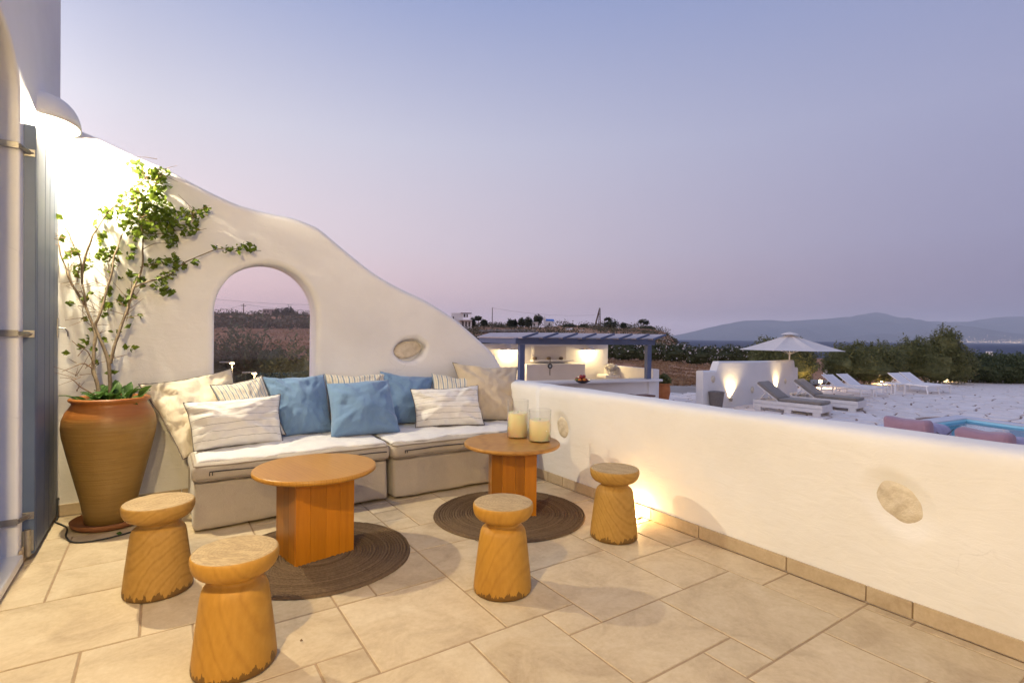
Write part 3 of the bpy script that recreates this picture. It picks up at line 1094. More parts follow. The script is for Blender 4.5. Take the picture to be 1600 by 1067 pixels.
def quilt(x0, x1, y0, label, seed):
    NX, NY = 60, 34
    vs, fs = [], []
    for i in range(NX + 1):
        for j in range(NY + 1):
            s, t_ = i / NX, j / NY
            x = x0 + (x1 - x0) * s
            yf = y0 + .048 * noise.noise(Vector((x * 4.0, seed, 0))) + .014 * noise.noise(Vector((x * 13, seed, 2)))
            y = yf + (4.90 - yf) * t_
            z = SEAT_Z + .022 + .014 * noise.noise(Vector((x * 5, y * 4, seed))) + .008 * noise.noise(Vector((x * 15, y * 11, seed + 4)))
            z += .012 * (1 - (2 * s - 1) ** 2) * (1 - (2 * t_ - 1) ** 2)
            e = min(s, 1 - s) * (x1 - x0)
            z -= .012 * max(0, 1 - e / .03)
            if t_ < .06: z -= .010 * (1 - t_ / .06)
            vs.append((x, y, z))
    for i in range(NX):
        for j in range(NY):
            a = i * (NY + 1) + j
            fs.append((a, a + NY + 1, a + NY + 2, a + 1))
    m = len(vs)
    vs += [(x, y, min(z - .012, SEAT_Z)) for x, y, z in vs]
    fs += [tuple(m + q for q in reversed(f)) for f in fs]
    for i in range(NX):
        a, b = i * (NY + 1), (i + 1) * (NY + 1)
        fs.append((b, a, a + m, b + m))
        a, b = a + NY, b + NY
        fs.append((a, b, b + m, a + m))
    for j in range(NY):
        fs.append((j, j + 1, j + 1 + m, j + m))
        a = NX * (NY + 1) + j
        fs.append((a + 1, a, a + m, a + 1 + m))
    e = MB().add(vs, fs).build('seat_quilt', QUILT, None, True)
    return tag(e, label, 'quilt', 'white quilts on the sofa seats')


quilt(SX0 + .03, SX1 - .02, 4.095, 'white quilted throw spread on the left sofa seat', 2.2)
quilt(SX1 + .012, SX2 - .02, 4.085, 'white quilted throw spread on the right sofa seat', 7.7)


# ------------------------------------------------------------------ cushions
def cushion(label, TL, TR, BR, BL, th, mat, seed, trim=None, pinch=0.06, wr=1.0, lift=0.0, group=None, flop=0.0):
    TL, TR, BR, BL = [Vector(p) for p in (TL, TR, BR, BL)]
    N = 30
    nrm = (TR - BL).cross(TL - BR)
    nrm.normalize()
    if nrm.y > 0: nrm = -nrm
    centre = (TL + TR + BR + BL) / 4
    W = (TR - TL).length

    def P(u, v):
        wa = 1 + .5 * noise.noise(Vector((u * 2, seed, 1))) * (1 if v > 0 else .4)
        a = u * (1 - 1.25 * pinch * (1 - abs(v) ** 1.7) * (1 + .4 * noise.noise(Vector((v * 2, u, seed)))))
        b = v * (1 - 1.7 * pinch * wa * (1 - abs(u) ** 1.7) * (1.0 if v > 0 else .45))
        s, t_ = (a + 1) / 2, (b + 1) / 2
        return (BL * (1 - s) + BR * s) * (1 - t_) + (TL * (1 - s) + TR * s) * t_
    vs, fs, uv = [], [], []
    idx = {}
    for side in (1, -1):
        for i in range(N + 1):
            for j in range(N + 1):
                u, v = -math.cos(math.pi * i / N) * .35 + (2 * i / N - 1) * .65, -math.cos(math.pi * j / N) * .35 + (2 * j / N - 1) * .65
                edge = i in (0, N) or j in (0, N)
                if edge and side == -1:
                    idx[(side, i, j)] = idx[(1, i, j)]
                    continue
                p = P(u, v)
                m = max(0, (1 - u * u) * (1 - v * v))
                h = th * .70 * m ** .48
                h *= 1 + flop * (-v) * .5
                r_ = math.hypot(u, v)
                ang = math.atan2(v, u)
                rad = noise.noise(Vector((math.cos(ang) * 5.5, math.sin(ang) * 5.5, seed + r_ * .6)))
                h += wr * .026 * rad * min(1, m * 5) * (r_ ** 1.2)
                h += wr * .018 * noise.noise(Vector((u * 2.2 + seed, v * 2.2, seed))) * min(1, m * 3)
                h += wr * .008 * noise.noise(Vector((u * 7 + seed, v * 7, seed * 2))) * min(1, m * 4)
                for cu_, cv_ in ((1, 1), (1, -1), (-1, 1), (-1, -1)):     # creases running in from the corners
                    du, dv = cu_ - u, cv_ - v
                    dc = math.hypot(du, dv)
                    if 0.05 < dc < 1.5:
                        rdg = 1 - abs(noise.noise(Vector((math.atan2(dv, du) * 3.2 + seed, cu_ * 3.1 + cv_, seed * .7))))
                        h += wr * .034 * (rdg ** 5 - .35) * math.exp(-dc * 1.7) * min(1, dc * 3) * min(1, m * 8)
                if edge: p = p + nrm * (.006 * noise.noise(Vector((u * 3, v * 3, seed)))) + Vector((0, 0, .004 * noise.noise(Vector((u * 7, v * 7, seed)))))
                p = p + nrm * (side * h)
                idx[(side, i, j)] = len(vs)
                vs.append(p - centre)
                uv.append(((u + 1) / 2, (v + 1) / 2))
    for side in (1, -1):
        for i in range(N):
            for j in range(N):
                q = (idx[(side, i, j)], idx[(side, i + 1, j)], idx[(side, i + 1, j + 1)], idx[(side, i, j + 1)])
                fs.append(q if side == 1 else tuple(reversed(q)))
    me = bpy.data.meshes.new('cushion')
    me.from_pydata(vs, [], fs)
    ul = me.uv_layers.new(name='UVMap')
    for lp in me.loops: ul.data[lp.index].uv = uv[lp.vertex_index]
    o = link('cushion', me, mat, None, True)
    o.location = centre
    tag(o, label, 'cushion', group)
    if trim:
        loop = [idx[(1, i, 0)] for i in range(N)] + [idx[(1, N, j)] for j in range(N)] + [idx[(1, i, N)] for i in range(N, 0, -1)] + [idx[(1, 0, j)] for j in range(N, 0, -1)]
        pts = [Vector(vs[k]) + nrm * .002 + Vector((0, 0, .002 * math.sin(q * 2.1))) for q, k in enumerate(loop)]
        MB().tube(pts, 0.0038, 5, closed=True).build('fringe', trim, o)
    return o


SZ = SEAT_Z + .028


def bz(px, py, z=None): return at_z(px, py, SZ if z is None else z)


def ty(px, py, y): return at_y(px, py, y)


cushion('blue linen cushion at the back, partly hidden between two others', ty(594, 580, 4.90), ty(680, 588, 4.88), (2.16, 4.74, SZ), (1.70, 4.76, SZ), .18, BLUE, 5.1)
cushion('ticking striped cushion at the back, only its top showing above a blue cushion', ty(506, 584, 4.90), ty(608, 582, 4.90), (1.70, 4.72, SZ), (1.24, 4.72, SZ), .14, TICKING, 6.2)
cushion('large beige linen cushion with dark fringe in the parapet corner', ty(707, 566, 4.88), ty(809, 574, 4.62), bz(803, 657), bz(728, 659), .21, BEIGE, 2.7, TRIM, .07, 1.5)
cushion('ticking striped cushion leaning before the large beige corner cushion', ty(674, 583, 4.84), ty(758, 590, 4.70), (2.70, 4.52, SZ), (2.20, 4.66, SZ), .13, TICKING, 8.4, None, .07)
cushion('large cream cushion slumped over the left end of the sofa', ty(216, 601, 4.86), ty(361, 576, 4.94), (0.64, 4.88, SZ + .04), ty(286, 718, 4.52), .20, CREAM, 3.3, TRIM, .06, 2.3)
cushion('small ticking striped cushion between the cream and the left blue one', ty(328, 602, 4.72), ty(409, 586, 4.80), (0.86, 4.58, SZ + .03), (0.48, 4.52, SZ + .03), .12, TICKING, 1.2, TRIM, .06)
cushion('blue linen cushion left of the others, beside the pinlined pillow', ty(408, 589, 4.80), ty(506, 585, 4.84), bz(522, 675), bz(440, 684), .21, BLUE, 7.3, None, .05, 1.3)
cushion('front blue linen cushion at the joint of the two sofa modules', ty(510, 599, 4.66), ty(607, 593, 4.66), bz(626, 675), bz(517, 684), .21, BLUE, 9.8, None, .045, 1.1)
cushion('white pinlined lumbar pillow on the left sofa seat', ty(286, 629, 4.52), ty(438, 616, 4.62), bz(442, 690), bz(302, 705), .19, PINLINE, 4.4, TRIM, .05, 1.4)
cushion('white pinlined lumbar pillow on the right sofa seat', ty(641, 608, 4.60), ty(747, 602, 4.52), bz(757, 664), bz(649, 668), .18, PINLINE, 10.6, TRIM, .06, 1.7)

# ================================================================== RUGS, TABLES, STOOLS
def rug(c, r, label, seed):
    pitch = 0.019
    turns = int(r / pitch)
    SEG = 150
    vs, fs = [], []
    # coil: every ring is a ridge
    nr = turns * 4
    for k in range(nr + 1):
        for i in range(SEG):
            a = 2 * math.pi * i / SEG
            rr = pitch * (k / 4)
            edge = 0.010 * noise.noise(Vector((math.cos(a) * 1.6, math.sin(a) * 1.6, seed))) * (rr / r)
            h = 0.0025 + 0.0105 * abs(math.sin(math.pi * (k / 4 + i / SEG))) ** .7
            if k == nr: h = 0.0
            h += 0.0024 * noise.noise(Vector((math.cos(a) * rr * 60, math.sin(a) * rr * 60, seed))) + 0.0016 * ((i + k) % 2)
            vs.append(((rr + edge) * math.cos(a), (rr + edge) * math.sin(a), max(0.0005, h)))
    for k in range(nr):
        for i in range(SEG):
            j = (i + 1) % SEG
            fs.append((k * SEG + i, (k + 1) * SEG + i, (k + 1) * SEG + j, k * SEG + j))
    o = MB().add(vs, fs).build('round_rug', JUTE, None, False)
    o.location = (c[0], c[1], 0.0012)
    return tag(o, label, 'rug', 'round jute rugs')


rug((0.80, 3.27), 0.565, 'round braided jute rug under the left coffee table', 1.5)
rug((2.20, 3.275), 0.575, 'round braided jute rug under the table with the candles', 6.5)


def table(c, rz, r, sx, sy, zt, label, topmat, n1, n2, seed):
    e = empty('side_table', (c[0], c[1], 0.0085), rz, label, 'table', 'round pine tables')
    tk = 0.030
    H = zt - .0085
    prof = [(0.0, H - tk), (r - .010, H - tk), (r - .002, H - tk + .007), (r, H - tk / 2), (r - .002, H - .006), (r - .008, H), (0.0, H)]
    MB().lathe(prof, 64, caps=False).build('tabletop', topmat, e, True)
    for f in e.children[0].data.polygons:
        f.use_smooth = abs(f.normal.z) < .95
    bh = H - tk - .001
    # box pedestal of glued planks
    rg = random.Random(seed)
    T = 0.022
    for side in range(4):
        wide = sx if side % 2 == 0 else sy
        cnt = n1 if side % 2 == 0 else n2
        wid = wide - (0 if side % 2 == 0 else 2 * T + .001)
        cuts = [0] + sorted(min(.95, max(.05, (k + rg.uniform(-.12, .12)) / cnt)) for k in range(1, cnt)) + [1]
        ang = side * math.pi / 2
        off = (sy if side % 2 == 0 else sx) / 2 - T / 2
        for a, b in zip(cuts, cuts[1:]):
            u = -wid / 2 + wid * (a + b) / 2
            w = wid * (b - a) - .0008
            p = Matrix.Rotation(ang, 3, 'Z') @ Vector((u, -off, 0))
            o = MB().box((0, 0, bh / 2), (w, T + rg.uniform(-.0008, .0008), bh), bev=.0016).build('plank', TABLE, e)
            o.location = (p.x, p.y, 0)
            o.rotation_euler = (0, 0, ang)
    return e


table((0.795, 3.315), R(11), 0.358, 0.36, 0.29, 0.533, 'round pine coffee table with bare top on the left rug', TABLE_TOP, 4, 3, 3)
table((2.25, 3.325), math.atan2(.10, .34) + R(-44), 0.368, 0.335, 0.335, 0.533, 'round pine table carrying two candle glasses by the parapet', TABLE_TOP2, 4, 4, 8)


def stool(c, rz, label, mat, seed, k=1.0):
    pf = [(0.0, 0.0), (0.150, 0.0), (0.156, 0.005), (0.157, 0.02), (0.154, 0.05), (0.149, 0.10), (0.143, 0.15), (0.137, 0.20), (0.131, 0.25), (0.1265, 0.285), (0.122, 0.308), (0.115, 0.324), (0.105, 0.334), (0.095, 0.341), (0.090, 0.347), (0.089, 0.354),
          (0.091, 0.361), (0.101, 0.367), (0.120, 0.373), (0.139, 0.383), (0.152, 0.397), (0.160, 0.415), (0.163, 0.434), (0.1625, 0.449), (0.160, 0.456), (0.155, 0.4600), (0.148, 0.4605), (0.10, 0.4608), (0.05, 0.4605), (0.0, 0.4607)]
    w = lambda a, q: 1 + .014 * noise.noise(Vector((math.cos(a) * 1.2 + seed, math.sin(a) * 1.2, q * .03))) + .004 * noise.noise(Vector((math.cos(a) * 4, math.sin(a) * 4, seed + q * .3)))
    mb = MB().lathe([(r * k, z) for r, z in pf], 56, caps=False, wob=w)
    o = mb.build('wooden_stool', mat, None, True)
    o.location = (c[0], c[1], c[2] if len(c) > 2 else .001)
    o.rotation_euler = (0, 0, rz)
    return tag(o, label, 'stool', 'turned trunk stools')


stool((0.258, 2.375), R(-40), 'honey coloured turned trunk stool nearest the camera', WOOD_B, 1.3)
stool((0.0, 3.275), R(200), 'pale turned trunk stool beside the terracotta pot and sofa end', WOOD_A, 4.1)
stool((1.515, 2.315), R(120), 'turned trunk stool standing in front of the candle table', WOOD_B, 7.9, .98)
stool((2.545, 2.525), R(280), 'turned trunk stool with wavy grain close to the parapet', WOOD_A, 9.6)


def candle_glass(c, r, hg, hc, lg, lc):
    mb = MB()
    z0 = 0.535
    pf = [(0.0, 0.001), (r, 0.001), (r, hg - .002), (r - .0015, hg), (r - .003, hg - .002), (r - .003, 0.006), (0.0, 0.006)]
    o = mb.lathe(pf, 40, caps=False).build('candle_glass', GLASS, None, True)
    for f in o.data.polygons: f.use_smooth = abs(f.normal.z) < .7
    o.location = (c[0], c[1], z0)
    tag(o, lg, 'glass', 'candle glasses')
    rc = r - .0055
    pf = [(0.0, 0.008), (rc - .002, 0.008), (rc, 0.011), (rc, hc - .004), (rc - .004, hc), (rc * .7, hc - .003), (rc * .3, hc - .006), (0.0, hc - .006)]
    cn = MB().lathe(pf, 36, caps=False).build('candle', WAX, None, True)
    cn.location = (c[0], c[1], z0)
    tag(cn, lc, 'candle', 'candles')
    MB().tube([(0, 0, hc - .008), (0.001, 0, hc), (0.003, 0.001, hc + .008)], .0016, 6).build('wick', BLACK, cn)


candle_glass((2.382, 3.442), 0.085, 0.298, 0.198, 'taller clear candle glass towards the sofa', 'taller ivory pillar candle inside its glass')
candle_glass((2.440, 3.226), 0.087, 0.242, 0.165, 'shorter clear candle glass near the table edge', 'shorter ivory pillar candle inside its glass')

# ================================================================== POT AND CLIMBER
PC = Vector((-0.285, 4.59, 0.0))
sau = MB().lathe([(0.0, 0.0), (0.185, 0.0), (0.215, 0.02), (0.222, 0.045), (0.214, 0.048), (0.205, 0.028), (0.0, 0.022)], 48, caps=False).build('pot_saucer', CLAY, None, True)
sau.location = (PC.x, PC.y, 0.002)
tag(sau, 'dark clay saucer under the big terracotta pot', 'saucer')
pot = empty('terracotta_pot', (PC.x, PC.y, 0.0255), 0, 'tall bellied terracotta pot with red neck beside the sofa', 'pot')
pp = [(0.0, 0.0), (0.135, 0.0), (0.143, 0.010), (0.146, 0.05), (0.163, 0.15), (0.190, 0.27), (0.217, 0.39), (0.243, 0.51), (0.262, 0.60), (0.268, 0.66), (0.263, 0.715), (0.245, 0.765), (0.222, 0.800), (0.212, 0.818), (0.213, 0.830),
      (0.226, 0.838), (0.232, 0.848), (0.228, 0.858), (0.214, 0.862), (0.200, 0.856), (0.192, 0.835), (0.195, 0.79), (0.18, 0.775)]
MB().lathe(pp, 64, caps=False, wob=lambda a, k: 1 + .006 * math.sin(a * 2 + k * .2)).build('body', POT, pot, True)
so = MB().lathe([(0.196, 0.79), (0.12, 0.796), (0.05, 0.803), (0.0, 0.80)], 32, caps=False, wob=lambda a, k: 1 + .03 * math.sin(a * 5 + k)).build('soil', SOIL, pot, True)

cb = [(-0.60, 4.86, 0.010), (-0.60, 4.80, 0.007), (-0.52, 4.62, 0.006), (-0.50, 4.42, 0.006), (-0.44, 4.27, 0.006), (-0.30, 4.24, 0.006), (-0.14, 4.31, 0.006), (-0.03, 4.42, 0.006)]
cab = MB().tube(catmull([(-0.60, 4.935, 0.13), (-0.602, 4.90, 0.135)] + cb, 6), 0.0055, 6).build('power_cable', BLACK, None, True)
tag(cab, 'black power cable lying on the tiles around the pot', 'cable')


def leaves(name, mat, pts, size, parent=None, seed=1, spread=None, flat=0.35, aspect=0.62, fold=.25, smooth=False):
    """one mesh of separate little leaves (a folded diamond of two quads each), one at every given point"""
    rg = np.random.default_rng(seed)
    n = len(pts)
    pts = np.asarray(pts, dtype=float)
    d = rg.normal(size=(n, 3))
    d[:, 2] = d[:, 2] * flat + .15
    d /= np.linalg.norm(d, axis=1)[:, None]
    q = rg.normal(size=(n, 3))
    s = np.cross(d, q)
    s /= np.linalg.norm(s, axis=1)[:, None] + 1e-9
    u = np.cross(s, d)
    L = (size * rg.uniform(.5, 1.5, n))[:, None]
    W = L * aspect * .5
    base, tip = pts - d * L * .5, pts + d * L * .5
    mid1 = pts - d * L * .05
    a = mid1 + s * W + u * W * fold
    b = mid1 - s * W + u * W * fold
    V = np.stack([base, a, tip, b], axis=1).reshape(-1, 3)
    k = np.arange(n) * 4
    Fc = np.stack([np.stack([k, k + 1, k + 2], 1), np.stack([k, k + 2, k + 3], 1)], 1).reshape(-1, 3)
    me = bpy.data.meshes.new(name)
    me.vertices.add(len(V))
    me.vertices.foreach_set('co', V.ravel())
    me.loops.add(len(Fc) * 3)
    me.loops.foreach_set('vertex_index', Fc.ravel().astype(np.int32))
    me.polygons.add(len(Fc))
    me.polygons.foreach_set('loop_start', np.arange(len(Fc), dtype=np.int32) * 3)
    me.update(calc_edges=True)
    me.validate()
    o = link(name, me, mat, parent)
    return o


vine = empty('climbing_shrub', (PC.x, PC.y, 0.83), 0, 'woody climber with green and yellow leaves growing from the pot up the wall', 'plant')
VO = Vector((PC.x, PC.y, 0.83))


def vp(px, py, y):   # the upper growth leans on to the wall
    return at_y(px, py, min(4.92, y + .075 * min(1, max(0, (560 - py) / 120)))) - VO


def stem(pts, r0, r1, name='stem', mat=STEM):
    P = catmull([vp(*p) for p in pts], 5)
    rr = [.78 * (r0 + (r1 - r0) * i / (len(P) - 1)) * (1 + .22 * noise.noise(p * 26)) for i, p in enumerate(P)]
    P = [p + Vector((noise.noise(p * 9), noise.noise(p * 9 + Vector((4, 4, 4))), 0)) * .008 for p in P]
    MB().tube(P, rr, 7).build(name, mat, vine, True)


stem([(155, 622, 4.57), (151, 595, 4.60), (146, 577, 4.64), (147.6, 546, 4.68), (149, 526, 4.70), (145, 510, 4.72), (135, 481, 4.74), (124, 463, 4.76), (110, 438, 4.78), (103, 418, 4.80), (96, 399, 4.82), (90, 370, 4.84)], .017, .006)
stem([(172, 624, 4.57), (172, 600, 4.58), (169, 566, 4.61), (160, 537, 4.64), (149, 512, 4.66), (153, 496, 4.66), (164.5, 465, 4.68), (173.5, 427, 4.70), (178, 402, 4.72), (184, 386, 4.74), (192, 365, 4.76)], .017, .006)
stem([(172, 568, 4.61), (178, 541, 4.63), (189, 510, 4.66), (200.5, 478.5, 4.70), (209.5, 449, 4.73), (222, 420, 4.76), (223, 386, 4.78), (221, 350, 4.79), (226, 318, 4.80)], .015, .006)
stem([(135, 481, 4.74), (130, 455, 4.73), (128, 442, 4.73), (125.6, 408, 4.74), (116, 386, 4.75), (107, 363, 4.76), (96, 350, 4.78)], .009, .004)
stem([(128, 442, 4.73), (131, 408, 4.72), (141, 380, 4.72), (150, 359, 4.72), (165, 337, 4.73), (191, 311, 4.74), (206, 296, 4.75), (234, 275, 4.78), (248, 266, 4.80)], .010, .005)
stem([(209.5, 449, 4.73), (232, 440, 4.74), (262, 431, 4.78), (282, 416, 4.80), (295, 407, 4.81), (314, 399, 4.82), (342, 389, 4.84), (370, 389, 4.85), (408, 392, 4.87)], .009, .003)
stem([(221, 362, 4.79), (245, 366, 4.78), (275, 360, 4.78), (300, 362, 4.80), (322, 357, 4.82)], .006, .002)
stem([(223, 390, 4.78), (240, 381, 4.77), (260, 380, 4.77)], .004, .002)
stem([(222, 345, 4.79), (255, 345, 4.80), (290, 338, 4.82), (320, 333, 4.84)], .006, .002)
stem([(219, 418, 4.76), (245, 412, 4.77), (280, 411, 4.79)], .005, .002)
stem([(146, 577, 4.64), (130, 568, 4.62), (112, 574, 4.60), (96, 581, 4.58)], .006, .002, 'twig', TWIG)
stem([(149, 618, 4.56), (128, 606, 4.52), (112, 592, 4.50), (94, 590, 4.50)], .006, .002, 'twig', TWIG)
stem([(146, 570, 4.64), (138, 550, 4.62), (124, 541, 4.60), (112, 532, 4.60)], .005, .002, 'twig', TWIG)
stem([(174, 560, 4.61), (190, 556, 4.60), (203, 553, 4.60)], .003, .0012, 'twig', TWIG)
vr = random.Random(5)
tw = MB()
for q in range(130):   # fine dry twigs along the stems
    src = vr.choice([(147, 520), (140, 495), (128, 465), (150, 500), (160, 475), (170, 440), (176, 410), (195, 490), (205, 462), (120, 445), (112, 425), (118, 390), (108, 370), (135, 400), (150, 365), (225, 300), (240, 275), (248, 262), (215, 330), (98, 372), (128, 570), (120, 600), (210, 262), (305, 345), (190, 312)])
    p = vp(src[0] + vr.uniform(-9, 9), src[1] + vr.uniform(-14, 14), 4.74 + vr.uniform(-.05, .05))
    d = Vector((vr.uniform(-1, 1), vr.uniform(-.5, .15), vr.uniform(-.2, 1))).normalized() * vr.uniform(.05, .17)
    k = d.cross(Vector((0, 1, 0))) * vr.uniform(-.4, .4)
    tw.tube([p, p + d * .5 + k * .4, p + d + k], [.0024, .0017, .0009], 4)
o = tw.build('twig', TWIG, vine)
o['kind'] = 'stuff'
CL = [(210, 260, 12), (235, 272, 17), (250, 272, 12), (253, 288, 13), (225, 300, 19), (207, 314, 19), (240, 318, 19), (255, 330, 17), (215, 338, 17), (260, 346, 18), (235, 350, 14), (283, 340, 16), (304, 338, 13), (319, 331, 9), (300, 356, 10),
      (290, 363, 8), (186, 320, 9), (191, 335, 11), (165, 330, 12), (172, 341, 8), (200, 355, 12), (214, 366, 12), (230, 366, 13), (265, 371, 13), (270, 382, 8), (150, 350, 6), (160, 367, 6), (155, 379, 6), (170, 396, 14), (158, 402, 9), (136, 414, 10),
      (182, 391, 8), (205, 386, 6), (202, 401, 7), (236, 411, 9), (255, 408, 9), (270, 407, 10), (281, 416, 9), (255, 431, 9), (266, 429, 8), (250, 446, 11), (263, 455, 9), (219, 441, 9), (205, 429, 7), (122, 425, 8), (115, 393, 6), (105, 401, 5),
      (338, 386, 4), (355, 388, 8), (380, 388, 11), (393, 386, 8), (110, 472, 5), (170, 478, 8), (192, 470, 8), (205, 460, 8), (165, 530, 4), (124, 542, 4), (174, 580, 6), (150, 566, 4), (305, 411, 4), (97, 373, 4), (92, 340, 3), (120, 395, 5), (228, 330, 12), (245, 300, 12), (270, 352, 10)]
for q in range(34):   # odd sprays of leaves further down the stems
    CL.append((vr.choice([112, 124, 130, 140, 148, 160, 168, 172, 182, 195, 205, 215]) + vr.uniform(-8, 8), vr.uniform(385, 560), vr.uniform(1.5, 4.5)))
pts = []
for (px, py, r) in CL:
    for q in range(int(2 + r * r * .17)):
        a, s = vr.uniform(0, 6.283), r * math.sqrt(vr.random())
        pts.append(tuple(vp(px + s * math.cos(a) * 1.1, py + s * math.sin(a) * .9, 4.785 + vr.gauss(0, .04))))
pts = [p for p in pts if p[1] + VO.y < 4.935]
o = leaves('foliage', LEAF_VINE, pts, 0.043, vine, 3, flat=.8, aspect=.72, fold=.45)
o['kind'] = 'stuff'
tag(o, 'small green leaves with some yellow ones')

herb = empty('leafy_herb', (PC.x, PC.y, 0.82), 0, 'low tuft of glossy green leaves at the foot of the climber', 'plant')
hr = random.Random(9)
leaf_meshes = []
for q in range(3):
    L = .10 + .02 * q
    vs, fs = [], []
    for i in range(5):
        t_ = i / 4
        w = .022 * math.sin(math.pi * (.12 + .86 * t_)) * (1 + .2 * q)
        x = L * t_
        z = L * (.55 * t_ - .55 * t_ * t_)
        vs += [(x, -w, z + .006), (x, 0, z), (x, w, z + .006)]
    for i in range(4):
        for j in range(2): fs.append((i * 3 + j, i * 3 + j + 1, i * 3 + j + 4, i * 3 + j + 3))
    m_ = bpy.data.meshes.new('leaf')
    m_.from_pydata(vs, [], fs)
    m_.materials.append(LEAF_POT)
    m_.polygons.foreach_set('use_smooth', [True] * len(fs))
    leaf_meshes.append(m_)
for q in range(46):
    o = bpy.data.objects.new('leaf', hr.choice(leaf_meshes))
    col.objects.link(o)
    o.parent = herb
    a = hr.uniform(0, 6.283)
    rr = hr.uniform(.0, .12)
    cx_ = -.05 if hr.random() < .4 else .07
    o.location = (cx_ + rr * math.cos(a), -.03 + rr * math.sin(a), hr.uniform(.0, .07))
    o.rotation_euler = (hr.uniform(-.5, .5), hr.uniform(-1.0, .1), a + hr.uniform(-.5, .5))

# a fallen leaf or two on the tiles
for k, (px, py, s, lab) in enumerate([(186, 834, .030, 'small green fallen leaf on the tiles near the pale stool'), (471, 1002, .022, 'small brown dry leaf on the tiles right of the nearest stool')]):
    p = at_z(px, py, .004)
    o = leaves('fallen_leaf', LEAF_POT if k == 0 else TWIG, [(0, 0, 0)], s, None, 4 + k, flat=0.0)
    o.location = (p.x, p.y, .010)
    o.rotation_euler = (0, 0, k)
    tag(o, lab, 'leaf')

# ================================================================== LAND, SEA, MOUNTAINS
SEA_Z = -9.0
PROF_L = [(0, ZG), (7, ZG), (14, -0.70), (26, 0.62), (58, 1.85), (115, 4.9), (190, 8.9), (260, 9.0), (420, -3), (700, -14)]
PROF_R = [(0, ZG), (28, ZG), (60, -0.45), (90, 0.9), (150, 3.0)]
CREST = [(620, 500), (680, 505), (722, 508.5), (760, 509), (800, 509.5), (850, 511), (880, 508), (920, 508), (960, 512.5), (985, 513), (1000, 511), (1030, 516.5), (1045, 522), (1058, 528), (1075, 534), (1100, 538)]
pv_ = lambda d, P: float(np.interp(d, [p[0] for p in P], [p[1] for p in P]))


def land(x, y):
    """ground height: flat yard, rising fields on the left, rocky headland ahead, falling to the sea on the right"""
    v = Vector((x, y, 0))
    d = v.dot(FW)
    s = v.dot(RT)
    if d < 3:
        return ZG - (1.66 if x > 6 else 0.06)
    px = 800 + FPX * s / d
    dist = d
    zl = pv_(dist, PROF_L)
    cr = float(np.interp(px, [c[0] for c in CREST], [c[1] for c in CREST]))
    zc = elev(px, cr, 215.0)
    zr = float(np.interp(dist, [0, 26, 60, 110, 170, 215, 250, 330, 420], [ZG, ZG, -0.55, 0.2 + .12 * zc, .62 * zc + .1, zc, zc - 1.0, -6, -14]))
    zs = float(np.interp(dist, [0, 45, 90, 200, 300, 420], [ZG, ZG, -1.6, -6.0, -9.6, -14]))
    a = min(1, max(0, (px - 540) / 140)); a = a * a * (3 - 2 * a)
    b = min(1, max(0, (px - 1035) / 60)); b = b * b * (3 - 2 * b)
    z = zl * (1 - a) + zr * a
    z = z * (1 - b) + zs * b
    k = min(1, max(0, (dist - 24) / 60))
    z += k * (.28 * noise.noise(v * .06) + .10 * noise.noise(v * .21))
    rocky = min(1, max(0, (px - 900) / 60)) * min(1, max(0, (1090 - px) / 30)) * min(1, max(0, (dist - 120) / 50))
    z += rocky * 1.1 * (noise.fractal(v * .055, 1.0, 2.0, 4) - .15)
    if dist < 30 and px > 1075 and y < 8.6 and x < 38: z -= 1.6    # dug out below the paved yard for the pool
    return z - 0.06


def earth_mat():
    t = NT('dry_earth')
    v = t.coords('Object')
    big = t.noise(v, 0.035, 5, 0.6)
    cc = t.ramp(big, [(0.30, (0.20, 0.125, 0.08, 1)), (0.48, (0.48, 0.235, 0.12, 1)), (0.60, (0.56, 0.31, 0.17, 1)), (0.72, (0.16, 0.135, 0.075, 1))])
    furrow = t.noise(t.coords('Object', 0, (0.25, 1.1, 1)), 0.9, 4, 0.7)
    cc = t.mix(0.35, cc, t.ramp(furrow, [(0.35, (0.18, 0.09, 0.05, 1)), (0.65, (0.52, 0.30, 0.18, 1))]))
    n1 = t.bump(t.noise(v, 1.2, 5, 0.7), 0.7, 0.25)
    n2 = t.bump(t.noise(v, 7, 4, 0.7), 0.5, 0.05, n1)
    return t.done(cc, n2, 0.95, Specular_IOR_Level=0.1)


EARTH = earth_mat()
ds = [1.5, 4, 7, 10, 13, 16, 19, 22, 25, 28, 32, 36, 40, 45, 50, 56, 62, 69, 76, 84, 92, 101, 110, 120, 130, 141, 152, 163, 174, 184, 194, 203, 211, 217, 224, 232, 242, 256, 275, 300, 335, 380, 440]
cols = list(range(-4200, -400, 200)) + list(range(-400, 600, 25)) + list(range(600, 1130, 5)) + list(range(1130, 1700, 30)) + list(range(1700, 5600, 220))
gv, gf = [], []
for d in ds:
    for px in cols:
        p = FW * d + RT * ((px - 800) / FPX * d)
        gv.append((p.x, p.y, land(p.x, p.y)))
nc = len(cols)
for i in range(len(ds) - 1):
    for k in range(nc - 1):
        gf.append((i * nc + k, i * nc + k + 1, (i + 1) * nc + k + 1, (i + 1) * nc + k))
terrain = MB().add(gv, gf).build('terrain', EARTH, None, True)
tag(terrain, kind='structure')
back_ground = MB().box((-10, -22, ZG - .50), (160, 50, 0.5)).build('ground', EARTH)
tag(back_ground, kind='structure')


def sea_mat():
    t = NT('sea_water')
    v = t.coords('Object', 0, (0.02, 0.02, 0.02))
    cc = t.ramp(t.noise(v, 0.4, 3), [(0.3, (0.030, 0.055, 0.105, 1)), (0.7, (0.042, 0.072, 0.130, 1))])
    n1 = t.bump(t.noise(t.coords('Object', 0, (0.05, 0.12, 0.1)), 1.0, 4, 0.6), 1.0, 6.0)
    return t.done(cc, n1, 0.55, IOR=1.25, Specular_IOR_Level=0.18)


